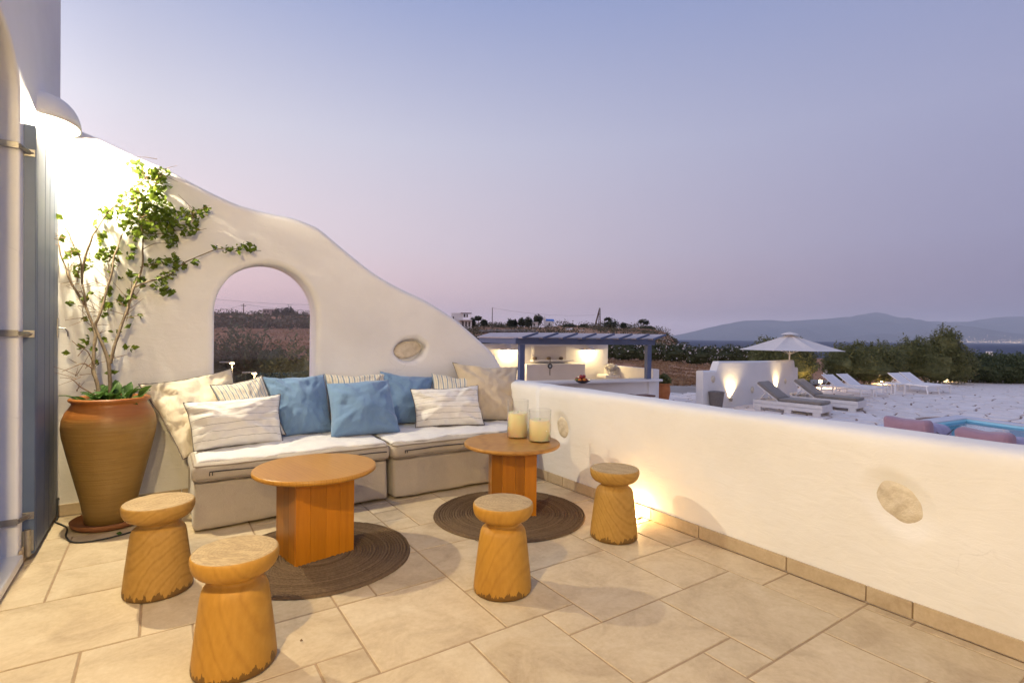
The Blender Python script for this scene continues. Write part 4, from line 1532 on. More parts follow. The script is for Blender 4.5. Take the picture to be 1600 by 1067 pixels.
sv, sf = [], []
sd = [120, 250, 500, 1000, 2500, 6000, 12000]
sc = list(range(-700, 1501, 100))
for d in sd:
    for s in sc:
        p = FW * d + RT * (s / FPX * d)
        sv.append((p.x, p.y, SEA_Z))
for i in range(len(sd) - 1):
    for k in range(len(sc) - 1):
        sf.append((i * len(sc) + k, i * len(sc) + k + 1, (i + 1) * len(sc) + k + 1, (i + 1) * len(sc) + k))
sea = MB().add(sv, sf).build('sea', sea_mat())
tag(sea, kind='structure')

MOUNT = simple('mountain_rock', (0.20, 0.175, 0.15), (0.13, 0.12, 0.105), 0.0012, 0.95, 0.6, 0.004, 60)


def ridge(name, sil, d0, run, label_noise, seed, back=2500):
    pxs = np.arange(sil[0][0], sil[-1][0] + 1, 4)
    py = np.interp(pxs, [s[0] for s in sil], [s[1] for s in sil])
    fr = [0, .12, .25, .4, .55, .7, .82, .92, 1.0, 1.3, 2.0]
    vs, fs = [], []
    for px, y in zip(pxs, py):
        zt = elev(px, y, d0)
        for f in fr:
            d = d0 - run * (1 - f) if f <= 1 else d0 + back * (f - 1)
            h = SEA_Z - 4 + (zt - SEA_Z + 4) * (f ** 1.15 if f <= 1 else max(0, 1 - (f - 1)))
            q = FW * d + RT * ((px - 800) / FPX * d0)
            if 0 < f < 1:
                k = noise.fractal(Vector((q.x, q.y, seed)) * .0013, 1.0, 2.0, 4)
                h += (zt - SEA_Z) * .28 * k * math.sin(math.pi * f)
            elif f == 1:
                h += (zt - SEA_Z) * .02 * noise.noise(Vector((px * .09, seed, 0)))
            vs.append((q.x, q.y, h))
    n_ = len(fr)
    for i in range(len(pxs) - 1):
        for k in range(n_ - 1):
            fs.append((i * n_ + k, (i + 1) * n_ + k, (i + 1) * n_ + k + 1, i * n_ + k + 1))
    o = MB().add(vs, fs).build(name, MOUNT, None, True)
    return tag(o, kind='structure')


ridge('mountains', [(1030, 531.5), (1060, 523), (1085, 517.5), (1100, 513.5), (1125, 508), (1150, 503), (1165, 501), (1205, 500), (1230, 502), (1250, 500.5), (1290, 498), (1330, 494.5), (1345, 491.5), (1366, 488), (1380, 489.5), (1400, 495), (1430, 501), (1470, 502.5), (1510, 503),
                    (1530, 499.5), (1560, 495.5), (1600, 494), (1700, 497), (1800, 508), (1900, 522), (2000, 546)], 11500, 2600, '', 2.0)
ridge('mountain', [(1290, 534), (1330, 527.5), (1380, 521), (1410, 524), (1440, 516), (1470, 510), (1495, 507.5), (1520, 511), (1560, 518), (1600, 522), (1700, 526), (1850, 532), (1950, 542)], 8700, 1300, '', 7.0)

# lights of the far town along the shore
TOWN = emission('town_window_lights', (1.0, 0.72, 0.5), 1.7)
tr = random.Random(21)
tb = MB()
for q in range(230):
    px = 1490 + 130 * tr.random() ** 1.0
    f = tr.random() ** 5
    py = 535.0 + (px - 1490) * .010 - tr.random() * 1.6 - f * 11
    d = 7450 + 500 * f
    p = at_d(px, py, d)
    s = tr.uniform(2.0, 6.0)
    tb.box((p.x, p.y, p.z), (s * 1.6, s * 1.6, s))
for q in range(26):
    px = tr.uniform(1335, 1480)
    p = at_d(px, 533.0 + tr.uniform(-3, .5), 8300)
    tb.box((p.x, p.y, p.z), (6, 6, 2.5))
o = tb.build('town_lights', TOWN)
tag(o, 'glowing lights of a town along the far shore', 'lights', kind='stuff')


# ================================================================== FOLIAGE BUILDERS
def blob_points(rg, n, c, r, rough=.28, shell=.55, seed=0.0):
    """points filling a lumpy ellipsoid, denser to its outside"""
    out = []
    while len(out) < n:
        q = Vector((rg.gauss(0, 1), rg.gauss(0, 1), rg.gauss(0, 1))).normalized()
        s = 1 + rough * noise.noise(q * 1.9 + Vector((seed, seed, seed))) + rough * .6 * noise.noise(q * 4.5 + Vector((seed, 0, 3)))
        t_ = shell + (1 - shell) * rg.random() ** .6 if rg.random() < .8 else rg.random() ** .5
        t_ *= 1 + .10 * rg.gauss(0, 1) * .6
        out.append((c[0] + q.x * r[0] * s * t_, c[1] + q.y * r[1] * s * t_, max(.03, c[2] + q.z * r[2] * s * t_)))
    return out


def bush(name, label, cat, loc, blobs, n, size, mat, seed, group=None, trunk=True, flowers=0, aspect=.34, sprigs=0, rz=0.0, core=.78):
    rg = random.Random(seed)
    e = empty(name, loc, rz, label, cat, group)
    vol = [b[1][0] * b[1][1] * b[1][2] for b in blobs]
    P = []
    for b, v_ in zip(blobs, vol):
        P += blob_points(rg, int(n * v_ ** .67 / sum(x ** .67 for x in vol)), b[0], b[1], seed=seed + len(P) * .01)
    for q in range(sprigs):   # upright shoots that break the outline
        b = rg.choice(blobs)
        a = rg.uniform(0, 6.283)
        rr = rg.random() * .8
        x, y = b[0][0] + b[1][0] * rr * math.cos(a), b[0][1] + b[1][1] * rr * math.sin(a)
        z = b[0][2] + b[1][2] * math.sqrt(max(0, 1 - rr * rr))
        L = rg.uniform(.12, .42) * b[1][2]
        dx, dy = rg.uniform(-.25, .25), rg.uniform(-.25, .25)
        for k in range(14):
            t_ = k / 13
            P.append((x + dx * L * t_ + rg.gauss(0, .03), y + dy * L * t_ + rg.gauss(0, .03), z + L * t_ * 1.2 - .1))
    o = leaves('crown', mat, P, size, e, seed, flat=.9, aspect=aspect)
    o['kind'] = 'stuff'
    if core:   # the dense twiggy inside that stops one seeing through
        cm = MB()
        for b in blobs:
            cm.ball((b[0][0], b[0][1], b[0][2] * .93), tuple(x * core for x in b[1]), 16, 12, .45)
        cm.build('inner_foliage', mat, e)
    if trunk:
        tb_ = MB()
        for b in blobs:
            tb_.tube([(b[0][0] * .2, b[0][1] * .2, -.1), (b[0][0] * .6, b[0][1] * .6, b[0][2] * .5), (b[0][0], b[0][1], b[0][2])], [.06, .045, .02], 6)
        tb_.build('trunk', STEM, e)
    if flowers:
        fp = []
        for q in range(flowers):
            b = rg.choice(blobs)
            d = Vector((rg.gauss(0, 1), rg.gauss(0, 1), rg.gauss(.3, .8))).normalized()
            fp.append((b[0][0] + d.x * b[1][0] * 1.02, b[0][1] + d.y * b[1][1] * 1.02, max(.1, b[0][2] + d.z * b[1][2] * 1.02)))
        f_ = leaves('blossom', PETAL, fp, size * .75, e, seed + 3, aspect=1.0)
        f_['kind'] = 'stuff'
    return e


def gp(px, d): return ground(px, d, 0)


# clipped shrubs round the pool yard -------------------------------------------------
def yard_bush(label, px, py, blobs, n, seed, mat=LEAF_OLIVE, size=.13, sprigs=12):
    p = at_z(px, py, ZG)
    return bush('garden_shrub', label, 'shrub', (p.x, p.y, ZG), blobs, n, size, mat, seed, 'shrubs around the pool yard', sprigs=sprigs)


yard_bush('olive green shrub directly behind the parasol and curved wall', 1236, 601, [((0, 0, 1.1), (1.45, 1.1, 1.15)), ((-.7, .9, 1.2), (1.0, .8, 1.1)), ((.6, .4, 1.35), (.75, .8, .95))], 17000, 31)
yard_bush('olive green shrub behind the nearer pair of white loungers', 1350, 600, [((0, 0, 1.12), (1.35, 1.45, 1.0)), ((.6, -.6, 1.15), (1.0, 1.0, .95)), ((-.7, .7, 1.05), (1.0, 1.0, .9))], 17000, 32)
yard_bush('tallest olive green shrub behind the farther white loungers', 1456, 599, [((0, .1, 1.25), (1.35, 1.4, 1.2)), ((.1, -.55, 2.05), (.75, .65, .95)), ((-.5, .8, 1.3), (.9, .9, 1.05)), ((.6, -.9, 1.1), (.9, .8, 1.0))], 19000, 33)
for k, (px, py, lab) in enumerate([(1519, 597.5, 'dark hedge shrub next to the tallest olive shrub'), (1555, 598, 'dark hedge shrub second from the right edge of the photo'), (1592, 599, 'dark hedge shrub at the right edge of the photo'), (1640, 600, 'dark hedge shrub just past the right edge of the photo'), (1700, 602, 'dark hedge shrub farthest right along the yard')]):
    yard_bush(lab, px, py, [((0, 0, .78), (1.05, 1.05, .80)), ((.3, -.6, .8), (.9, .8, .74)), ((-.3, .6, .78), (.9, .8, .72))], 9000, 40 + k, LEAF_DARK, .13, 10)

# oleander hedge along the field ------------------------------------------------------
names = ['behind the parapet end of the bar wall', 'left of the bar pergola', 'behind the left half of the bar', 'behind the bar back wall', 'behind the right bar post', 'just right of the bar post', 'above the terracotta pot bush', 'midway between the bar and the curved wall',
         'left above the curved wall', 'above the curved wall', 'right behind the curved wall', 'behind the parasol canopy edge', 'behind the parasol', 'right of the parasol', 'far right past the parasol']
for k in range(15):
    px = 680 + k * 37.5
    d = 50 - (k - 4) * .35
    p = ground(px, d, 0)
    z = land(p.x, p.y)
    bush('oleander_shrub', 'white flowering oleander shrub of the field hedge, ' + names[k], 'shrub', (p.x, p.y, z), [((0, 0, .85), (1.45, .8, .85)), ((.7, .2, .95), (.8, .7, .75)), ((-.8, -.1, .9), (.8, .7, .8))], 3600, .20, LEAF_OLEANDER, 60 + k, 'oleander hedge along the field', trunk=False, flowers=150, sprigs=10, rz=-YAW)

# bushes outside the arched window ----------------------------------------------------
for k, (px, d, lab, bl) in enumerate([(322, 8.0, 'dry brown bush outside at the left of the arched window', [((0, 0, .85), (.75, .6, .95)), ((.4, .3, .75), (.6, .5, .8))]),
                                      (366, 8.6, 'dark bush outside near the middle of the arched window', [((0, 0, .95), (.55, .5, 1.0)), ((.45, .2, .75), (.5, .5, .85))]),
                                      (420, 8.4, 'dense green bush outside right of the window middle', [((0, 0, .95), (.5, .5, 1.0)), ((-.3, .3, .85), (.5, .5, .9)), ((.4, -.2, .8), (.45, .4, .85))]),
                                      (476, 8.0, 'olive bush outside at the right of the arched window', [((0, 0, .85), (.7, .6, .95)), ((.5, .3, .8), (.6, .5, .85))]),
                                      (540, 8.6, 'olive bush outside hidden past the window edge', [((0, 0, .8), (.9, .6, .9))])]):
    p = ground(px, d, 0)
    bush('garden_bush', lab, 'bush', (p.x, p.y, land(p.x, p.y)), [(c_, (r_[0] * 1.15, r_[1] * 1.1, r_[2] * 1.05)) for c_, r_ in [((q_[0][0], q_[0][1], q_[0][2] * 1.22), q_[1]) for q_ in bl]], 10500, .07, LEAF_SCRUB if k == 0 else (LEAF_OLIVE if k == 3 else LEAF_DARK), 80 + k, 'bushes outside the window', sprigs=26, rz=-YAW)

# scrub on the far fields: reads as one mass
sr = random.Random(77)
P = []
for q in range(520):
    if q < 250:
        px = sr.uniform(180, 640)
        d = sr.choice([sr.uniform(62, 112), sr.uniform(62, 75), sr.uniform(150, 200)])
    else:
        px = sr.uniform(640, 1080)
        d = sr.choice([sr.uniform(150, 215), sr.uniform(185, 215), sr.uniform(95, 150)])
    p = ground(px, d, 0)
    z = land(p.x, p.y)
    r = sr.uniform(.5, 1.5) * (1 + d / 260)
    if px > 1040: r *= .5
    P += blob_points(sr, int(28 + 22 * r), (p.x, p.y, z + r * .3), (r * 1.7, r * 1.7, r * .62), seed=q)
# blob_points keeps z above 0.03; on this rising ground that is wanted
o = leaves('hillside_scrub', LEAF_SCRUB, P, .42, None, 5, flat=.8, aspect=.7)
tag(o, 'low dark scrub over the fields and headland', 'scrub', kind='stuff')


# dry stubble and weeds on the brown fields
DRY = leaf_mat('dry_stubble', (0.24, 0.125, 0.065), (0.40, 0.25, 0.13), scale=0.7)
gr_ = random.Random(41)
P = []
for q in range(15000):
    if q < 5500: px, d = gr_.uniform(290, 540), 22 + 38 * gr_.random()
    else: px, d = gr_.uniform(900, 1130), 24.5 + 24 * gr_.random()
    p = ground(px, d, 0)
    if noise.noise(Vector((p.x, p.y, 0)) * .35) < -.18: continue
    P.append((p.x, p.y, land(p.x, p.y) + .06))
o = leaves('dry_grass', DRY, P, .24, None, 12, flat=1.3, aspect=.35)
tag(o, 'dry brown stubble and weeds on the fields', 'grass', kind='stuff')

# trees on the skyline -----------------------------------------------------------------
def far_tree(px, py_base, py_top, wpx, d, label, seed, kind='round'):
    p = at_d(px, py_base, d)
    h = (py_base - py_top) / FPX * d
    w = wpx / FPX * d / 2
    rg = random.Random(seed)
    e = empty('tree', (p.x, p.y, p.z - .5), 0, label, 'tree', 'trees on the far skyline')
    h += .5
    if kind == 'round':
        bl = [((0, 0, h * .62), (w * .8, w * .8, h * .40)), ((w * .4, 0, h * .5), (w * .6, w * .6, h * .33)), ((-w * .45, 0, h * .52), (w * .55, w * .55, h * .32))]
        n = 900
    elif kind == 'wind':
        bl = [((w * .1, 0, h * .80), (w * .75, w * .7, h * .16)), ((-w * .5, .2, h * .70), (w * .5, w * .4, h * .12)), ((w * .5, -.2, h * .60), (w * .5, w * .4, h * .14))]
        n = 500
    else:
        bl = [((0, 0, h * .82), (w, w, h * .2))]
        n = 420
    P = []
    for c, r in bl: P += blob_points(rg, n // len(bl), c, r, .45, .4, seed)
    o = leaves('crown', LEAF_TREE, P, .48 * d / 180, e, seed, flat=.8, aspect=.75)
    o['kind'] = 'stuff'
    MB().tube([(0, 0, -.6), (.05 * w, 0, h * .35), (.0, 0, h * .7)], [.18, .14, .06], 6).build('trunk', STEM, e)
    return e


far_tree(738.5, 509, 496.5, 9, 178, 'round dark tree next to the white hilltop house', 1)
far_tree(747, 509, 494, 12, 182, 'palm-like tree between two round trees by the hilltop house', 2, 'palm')
far_tree(756.5, 509, 498.5, 12, 178, 'round dark tree right of the palm near the hilltop house', 3)
far_tree(797, 511, 499, 10, 186, 'small dark tree at the left end of the skyline grove', 4)
far_tree(804, 511, 499, 10, 188, 'second dark tree in the skyline grove', 5)
far_tree(815, 512, 496, 14, 186, 'broad dark tree in the middle of the skyline grove', 6)
far_tree(826, 512, 495, 14, 190, 'dark tree at the right of the skyline grove', 7)
far_tree(840.5, 507, 490.5, 16, 196, 'tallest dark tree leaning over the small white chapel', 8)
far_tree(950, 506, 495.5, 13, 200, 'flat-topped tree right of the wooden derrick', 9, 'wind')
far_tree(955, 513, 500, 30, 196, 'wide bushy tree clump below the flat-topped tree', 10)
far_tree(974, 513, 504, 11, 198, 'small bush tree between derrick and headland', 11)
far_tree(1005, 514, 498, 22, 200, 'windswept tree alone on the rocky headland', 12, 'wind')
far_tree(1012, 515, 509, 26, 198, 'low spreading bush under the windswept headland tree', 13)
far_tree(890, 514, 505.5, 26, 190, 'low bushy tree right of the chapel', 14)
far_tree(912, 514, 506.5, 18, 190, 'low bushy tree left of the wooden derrick', 15)
far_tree(365, 496, 487, 42, 150, 'long low tree seen through the left of the arched window', 16)
far_tree(408, 497, 489.5, 28, 150, 'low tree seen through the middle of the arched window', 17)
far_tree(438, 498, 481, 24, 150, 'rounded tree beside the far building in the arched window', 18)
far_tree(452, 498, 478.5, 19, 152, 'open crowned tree right of the far building in the window', 19)
far_tree(470, 499, 490, 26, 150, 'low tree seen through the right edge of the arched window', 20)


# ================================================================== FAR BUILDINGS AND POLES
WHITE_FAR = simple('whitewash_far', (0.80, 0.76, 0.74), (0.72, 0.68, 0.66), 1.5, 0.85, 0.1, 6)
DARKWIN = simple('dark_opening', (0.06, 0.05, 0.05), (0.09, 0.07, 0.06), 3, 0.5, 0)
CHAPEL_BLUE = simple('chapel_blue', (0.06, 0.20, 0.55), (0.05, 0.17, 0.48), 2, 0.6, 0)
OLD_WOOD = simple('grey_old_wood', (0.14, 0.10, 0.08), (0.09, 0.065, 0.05), 2, 0.9, 0.2)
RUBBLE = simple('rubble_stone', (0.34, 0.29, 0.25), (0.22, 0.18, 0.15), 2, 0.95, 0.4, 4)


def facing(px, d, z):
    p = ground(px, d, z)
    return p, math.atan2(p.y, p.x) - math.pi / 2


def px_m(w, d): return w / FPX * d


d_ = 172
p, rz = facing(716, d_, elev(716, 510, d_))
hs = empty('hilltop_house', p, rz, 'white two-storey house with a terrace on the hill left of the pole', 'house')
u = px_m(1, d_)
MB().box((-2 * u, 3, 8 * u), (18 * u, 6, 26 * u)).build('wall', WHITE_FAR, hs)
MB().box((12 * u, 2.5, 3 * u), (18 * u, 5, 13 * u)).build('lower_wall', WHITE_FAR, hs)
MB().box((11 * u, .9, 10 * u), (21 * u, 4.5, 1.2 * u)).build('terrace_slab', WHITE_FAR, hs)
MB().box((12 * u, .8, 20.8 * u), (17 * u, 4, .8 * u)).build('pergola_roof', OLD_WOOD, hs)
for xx in (4.5, 19.0): MB().box((xx * u, -.9, 15.7 * u), (.7 * u, .25, 10 * u)).build('post', WHITE_FAR, hs)
for xx, zz, ww, hh in ((-8, 13.5, 1.6, 3.5), (9.5, 17, 3.2, 5), (13.5, 17, 2.4, 5)):
    yy_ = -.04 if xx < 7 else 0.42
    MB().box((xx * u, yy_, zz * u), (ww * u, .1, hh * u)).build('window', DARKWIN, hs)
for xx in (7, 12, 17): MB().box((xx * u, -.06, 3.5 * u), (2.6 * u, .1, 8 * u)).build('doorway', DARKWIN, hs)

d_ = 196
p, rz = facing(856, d_, elev(856, 509.5, d_))
ch = empty('chapel', p, rz, 'tiny white chapel with blue roof on the skyline', 'chapel')
u = px_m(1, d_)
MB().box((1 * u, 1.5, 4 * u), (15 * u, 3, 8 * u)).build('wall', WHITE_FAR, ch)
MB().add([(-4 * u, -.2, 8.2 * u), (10 * u, -.2, 7.6 * u), (9 * u, 1.6, 11 * u), (-3 * u, 1.6, 11.4 * u), (-4 * u, 3.3, 8.2 * u), (10 * u, 3.3, 7.6 * u)], [(0, 1, 2, 3), (3, 2, 5, 4), (0, 3, 4), (1, 5, 2)]).build('roof', CHAPEL_BLUE, ch)
bt = MB().box((-5.5 * u, .5, 9 * u), (3.4 * u, .8, 8 * u))
bt.box((-5.5 * u, .5, 14 * u), (1.6 * u, .5, 3 * u))
bt.build('bell_gable', WHITE_FAR, ch)
MB().box((2 * u, -.05, 2.6 * u), (2 * u, .12, 4.6 * u)).build('door', DARKWIN, ch)

d_ = 190
p, rz = facing(836, d_, elev(836, 510.5, d_))
ou = empty('outbuilding', p, rz, 'small white flat-roofed shed left of the chapel', 'shed')
u = px_m(1, d_)
MB().box((0, 1, 3.2 * u), (8.5 * u, 2, 6.4 * u)).build('wall', WHITE_FAR, ou)
MB().box((0, .8, 6.8 * u), (10.5 * u, 2.8, .9 * u)).build('roof', WHITE_FAR, ou)
MB().box((-1.5 * u, -.05, 3 * u), (2.2 * u, .1, 3.6 * u)).build('window', DARKWIN, ou)

d_ = 150
p, rz = facing(420, d_, elev(420, 495, d_))
fb = empty('far_building', p, rz, 'pale flat-roofed building on the ridge seen through the arched window', 'building')
u = px_m(1, d_)
MB().box((0, 2.5, 6 * u), (18 * u, 5, 12.5 * u)).build('wall', simple('pale_render', (0.45, 0.36, 0.32), (0.38, 0.30, 0.27), 1, 0.9), fb)
for xx in (-5.5, -1.5, 5.0): MB().box((xx * u, -.05, 8.2 * u), (1.8 * u, .1, 3.2 * u)).build('window', DARKWIN, fb)


def pole(px, d, py_top, py_base, label, r=.11, arm=True):
    p = at_d(px, py_base, d)
    h = (py_base - py_top) / FPX * d
    e = empty('utility_pole', (p.x, p.y, p.z - .4), math.atan2(p.y, p.x), label, 'pole', 'utility poles')
    MB().tube([(0, 0, 0), (0, 0, h + .4)], [r, r * .75], 8).build('post', OLD_WOOD, e)
    if arm:
        MB().box((0, 0, h - .1), (.12, 1.2, .12)).build('crossarm', OLD_WOOD, e)
    return Vector((p.x, p.y, p.z + h - .1))


q1 = pole(769, 150, 480.5, 511, 'thin pole standing between the hilltop house and the grove', .13, False)
q2 = pole(380.5, 130, 474.5, 494, 'utility pole seen through the arched window', .13)
for k, (a, b, lab) in enumerate([((300, 463, 120), (560, 474, 150), 'upper power line crossing the arched window view'), ((300, 480, 120), (381, 475.5, 130), 'lower power line left of the pole in the window'), ((381, 475.5, 130), (560, 482, 150), 'lower power line right of the pole in the window'), ((769, 481, 150), (929, 492, 190), 'thin power line from the pole to the derrick')]):
    A, B = at_d(*a), at_d(*b)
    pts = [A.lerp(B, i / 12) - Vector((0, 0, 1.0 * (1 - (2 * i / 12 - 1) ** 2))) for i in range(13)]
    tag(MB().tube(pts, .022, 4).build('power_line', OLD_WOOD), lab, 'cable')

d_ = 178
base = at_d(935, 519, d_)
topd = at_d(936.5, 481, d_)
side = RT
dk = empty('wooden_derrick', base, 0, 'old leaning wooden derrick with lattice arms on the skyline', 'derrick')
u = px_m(1, d_)
hh_ = 38 * u
for dx, tx, nm in ((0.0, 1.0, 'mast'), (3.2, 2.2, 'mast'), (-8.5, .6, 'strut'), (-6.6, 1.4, 'strut')):
    a = side * (dx * u)
    b = side * (tx * u) + Vector((0, 0, hh_ * (1.0 if nm == 'mast' else .93)))
    MB().tube([a, b], [.16, .11], 6).build(nm, OLD_WOOD, dk)
for k in range(9):
    f = (k + .5) / 9
    a = side * ((0.0 + (1.0 - 0.0) * f) * u) + Vector((0, 0, hh_ * f))
    b = side * ((3.2 + (2.2 - 3.2) * (f + .05)) * u) + Vector((0, 0, hh_ * (f + .04)))
    MB().tube([a, b], .07, 5).build('brace', OLD_WOOD, dk)
    a = side * ((-8.5 + 9.1 * f) * u) + Vector((0, 0, hh_ * .93 * f))
    b = side * ((-6.6 + 8.0 * (f + .05)) * u) + Vector((0, 0, hh_ * .93 * (f + .05)))
    MB().tube([a, b], .06, 5).build('brace', OLD_WOOD, dk)

for k, (px, lab) in enumerate([(885.5, 'left pale water tank above the bar pergola'), (889.3, 'middle pale water tank above the bar pergola'), (893.3, 'right pale water tank above the bar pergola')]):
    p = at_d(px, 518.5, 165)
    o = MB().lathe([(0, 0), (.42, 0), (.42, 1.05), (.36, 1.15), (0, 1.2)], 14, caps=False).build('water_tank', WHITE_FAR, None, True)
    o.location = p
    tag(o, lab, 'tank', 'water tanks')
for k, (px, r, lab) in enumerate([(900.5, .45, 'tan rounded boulder right of the water tanks'), (906, .48, 'pale rounded boulder near the derrick foot'), (911, .52, 'rightmost pale rounded boulder near the derrick foot')]):
    p = at_d(px, 518, 160)
    o = MB().ball((0, 0, 0), (r, r, r * .9), 12, 8, .25).build('boulder', RUBBLE if k == 0 else WHITE_FAR, None, True)
    o.location = p
    tag(o, lab, 'boulder', 'boulders')

# tumbled dry-stone wall in front of the grove: uncountable rubble
rb = random.Random(3)
mb = MB()
for q in range(420):
    px = rb.uniform(748, 836)
    d = 140 + rb.uniform(-2, 2)
    lump = .6 + .5 * noise.noise(Vector((px * .08, 0, 2)))
    p = at_d(px, 518.8 - rb.random() * 4.5 * lump, d)
    mb.ball(p, (rb.uniform(.18, .42), rb.uniform(.18, .42), rb.uniform(.12, .3)), 6, 4, .5)
o = mb.build('dry_stone_wall', RUBBLE)
tag(o, 'tumbled dry stone wall of grey rubble below the grove', 'stone wall', kind='stuff')

# dirt road and pale track ---------------------------------------------------------------
TRACK = simple('dusty_track', (0.40, 0.34, 0.29), (0.32, 0.265, 0.22), 1.2, 0.95, 0.3, 12)


def strip(name, pts, w, mat, lift=.05):
    vs, fs = [], []
    P = catmull([Vector((p.x, p.y, 0)) for p in pts], 8)
    for i, p in enumerate(P):
        t_ = (P[min(i + 1, len(P) - 1)] - P[max(i - 1, 0)]).normalized()
        n_ = Vector((-t_.y, t_.x, 0))
        for s in (-.5, -.25, 0, .25, .5):
            q = p + n_ * w * s * (1 + .12 * noise.noise(p * .4))
            vs.append((q.x, q.y, max(land(q.x, q.y), ZG - .05) + lift))
    for i in range(len(P) - 1):
        for k in range(4):
            a = i * 5 + k
            fs.append((a, a + 5, a + 6, a + 1))
    return tag(MB().add(vs, fs).build(name, mat, None, True), kind='structure')


strip('dirt_road', [ground(880, 21, 0), ground(960, 21.5, 0), ground(1040, 22.5, 0), ground(1100, 23.5, 0), ground(1200, 26, 0), ground(1260, 30, 0)], 3.0, TRACK, .055)
strip('pale_track', [ground(1020, 118, 0), ground(1060, 122, 0), ground(1110, 128, 0)], 4.5, simple('pale_sand', (0.62, 0.50, 0.38), (0.52, 0.42, 0.32), .3, .95), .25)

# ================================================================== POOL YARD
PAVE = simple('pale_paving_stone', (0.90, 0.81, 0.74), (0.78, 0.69, 0.62), 2.2, 0.75, 0.4, 18, 0.006, rand=40, val=0.06)
PAVE_JOINT = simple('paving_joint', (0.25, 0.145, 0.10), (0.34, 0.22, 0.16), 2.0, 0.95, 0.3, 30)
yard_poly = [(6.0, -14), (41.5, -14), (41.5, 8.2), (38.5, 11.2), (33, 12.2), (24, 12.9), (17.5, 13.9), (12.5, 14.6), (6, 14.6)]
pool_c = Vector((19.25, 5.15, 0))                     # far corner of the pool
pe1 = Vector((-0.994, 0.103, 0)).normalized()
pe2 = Vector((-0.27, -0.96, 0)).normalized()
PL1, PL2 = 4.6, 9.0
pool_q = [pool_c, pool_c + pe1 * PL1, pool_c + pe1 * PL1 + pe2 * PL2, pool_c + pe2 * PL2]


def tri_plate(outer, hole, z):
    bm = bmesh.new()
    es = []
    for loop in ([outer] + ([hole] if hole else [])):
        vv = [bm.verts.new((p[0], p[1], z)) for p in loop]
        es += [bm.edges.new((vv[i], vv[(i + 1) % len(vv)])) for i in range(len(vv))]
    bmesh.ops.triangle_fill(bm, edges=es, use_beauty=True)
    for f in bm.faces:
        f.normal_update()
        if f.normal.z < 0: f.normal_flip()
    me = bpy.data.meshes.new('plate')
    bm.to_mesh(me)
    bm.free()
    return me


yard = link('pool_yard', tri_plate(yard_poly, [tuple(p[:2]) for p in pool_q], ZG - .014), PAVE_JOINT)
tag(yard, kind='structure')


def clip_half(poly, n, c):
    out = []
    for i in range(len(poly)):
        a, b = poly[i], poly[(i + 1) % len(poly)]
        da, db = a[0] * n[0] + a[1] * n[1] - c, b[0] * n[0] + b[1] * n[1] - c
        if da <= 0: out.append(a)
        if (da < 0) != (db < 0) and abs(da - db) > 1e-12:
            t_ = da / (da - db)
            out.append((a[0] + (b[0] - a[0]) * t_, a[1] + (b[1] - a[1]) * t_))
    return out


def inside(p, poly):
    c = False
    for i in range(len(poly)):
        a, b = poly[i], poly[i - 1]
        if (a[1] > p[1]) != (b[1] > p[1]) and p[0] < (b[0] - a[0]) * (p[1] - a[1]) / (b[1] - a[1]) + a[0]: c = not c
    return c


pr = random.Random(4)
ST = 0.62
cells = {}
for i in range(int(12.6 / ST), int(41 / ST)):
    for j in range(int(-1 / ST), int(14.6 / ST)):
        cells[(i, j)] = ((i + .5 + pr.uniform(-.46, .46)) * ST, (j + .5 + pr.uniform(-.46, .46)) * ST)
pool_grow = [pool_c - pe1 * .45 - pe2 * .45, pool_c + pe1 * (PL1 + .45) - pe2 * .45, pool_c + pe1 * (PL1 + .45) + pe2 * (PL2 + .45), pool_c - pe1 * .45 + pe2 * (PL2 + .45)]
pg2 = [tuple(p[:2]) for p in pool_grow]
stones = []
for (i, j), c in cells.items():
    d = Vector((c[0], c[1], 0)).dot(FW)
    px = 800 + FPX * Vector((c[0], c[1], 0)).dot(RT) / d
    if px < 1020 or px > 1680: continue
    if inside(c, pg2) or not inside(c, yard_poly): continue
    poly = [(c[0] - 1.2, c[1] - 1.2), (c[0] + 1.2, c[1] - 1.2), (c[0] + 1.2, c[1] + 1.2), (c[0] - 1.2, c[1] + 1.2)]
    for di in (-2, -1, 0, 1, 2):
        for dj in (-2, -1, 0, 1, 2):
            q = cells.get((i + di, j + dj))
            if not q or (di == 0 and dj == 0): continue
            n_ = (q[0] - c[0], q[1] - c[1])
            L = math.hypot(*n_)
            n_ = (n_[0] / L, n_[1] / L)
            poly = clip_half(poly, n_, n_[0] * c[0] + n_[1] * c[1] + L / 2 - .026)
            if len(poly) < 3: break
        if len(poly) < 3: break
    if len(poly) < 3: continue
    ar = abs(sum(poly[k][0] * poly[k - 1][1] - poly[k - 1][0] * poly[k][1] for k in range(len(poly)))) / 2
    if ar < .03: continue
    stones.append((d, c, poly))
stones.sort(key=lambda s: s[0])


def stone_geo(poly, c, h):
    n_ = len(poly)
    vs = [(p[0] - c[0], p[1] - c[1], -.02) for p in poly] + [((p[0] - c[0]) * .96, (p[1] - c[1]) * .96, h) for p in poly]
    a = sum(poly[k - 1][0] * poly[k][1] - poly[k][0] * poly[k - 1][1] for k in range(n_))
    fs = [tuple(n_ + k for k in range(n_))] + [(k, (k + 1) % n_, n_ + (k + 1) % n_, n_ + k) for k in range(n_)]
    if a < 0: fs = [tuple(reversed(f)) for f in fs]
    return vs, fs


rest = MB()
for k, (d, c, poly) in enumerate(stones):
    vs, fs = stone_geo(poly, c, pr.uniform(.004, .014))
    if k < 300:
        o = MB().add(vs, fs).build('paving_stone', PAVE, yard)
        o.location = (c[0], c[1], ZG)
    else:
        rest.add([(v_[0] + c[0], v_[1] + c[1], v_[2] + ZG) for v_ in vs], fs)
o = rest.build('paving_stones', PAVE, yard)
o['kind'] = 'stuff'

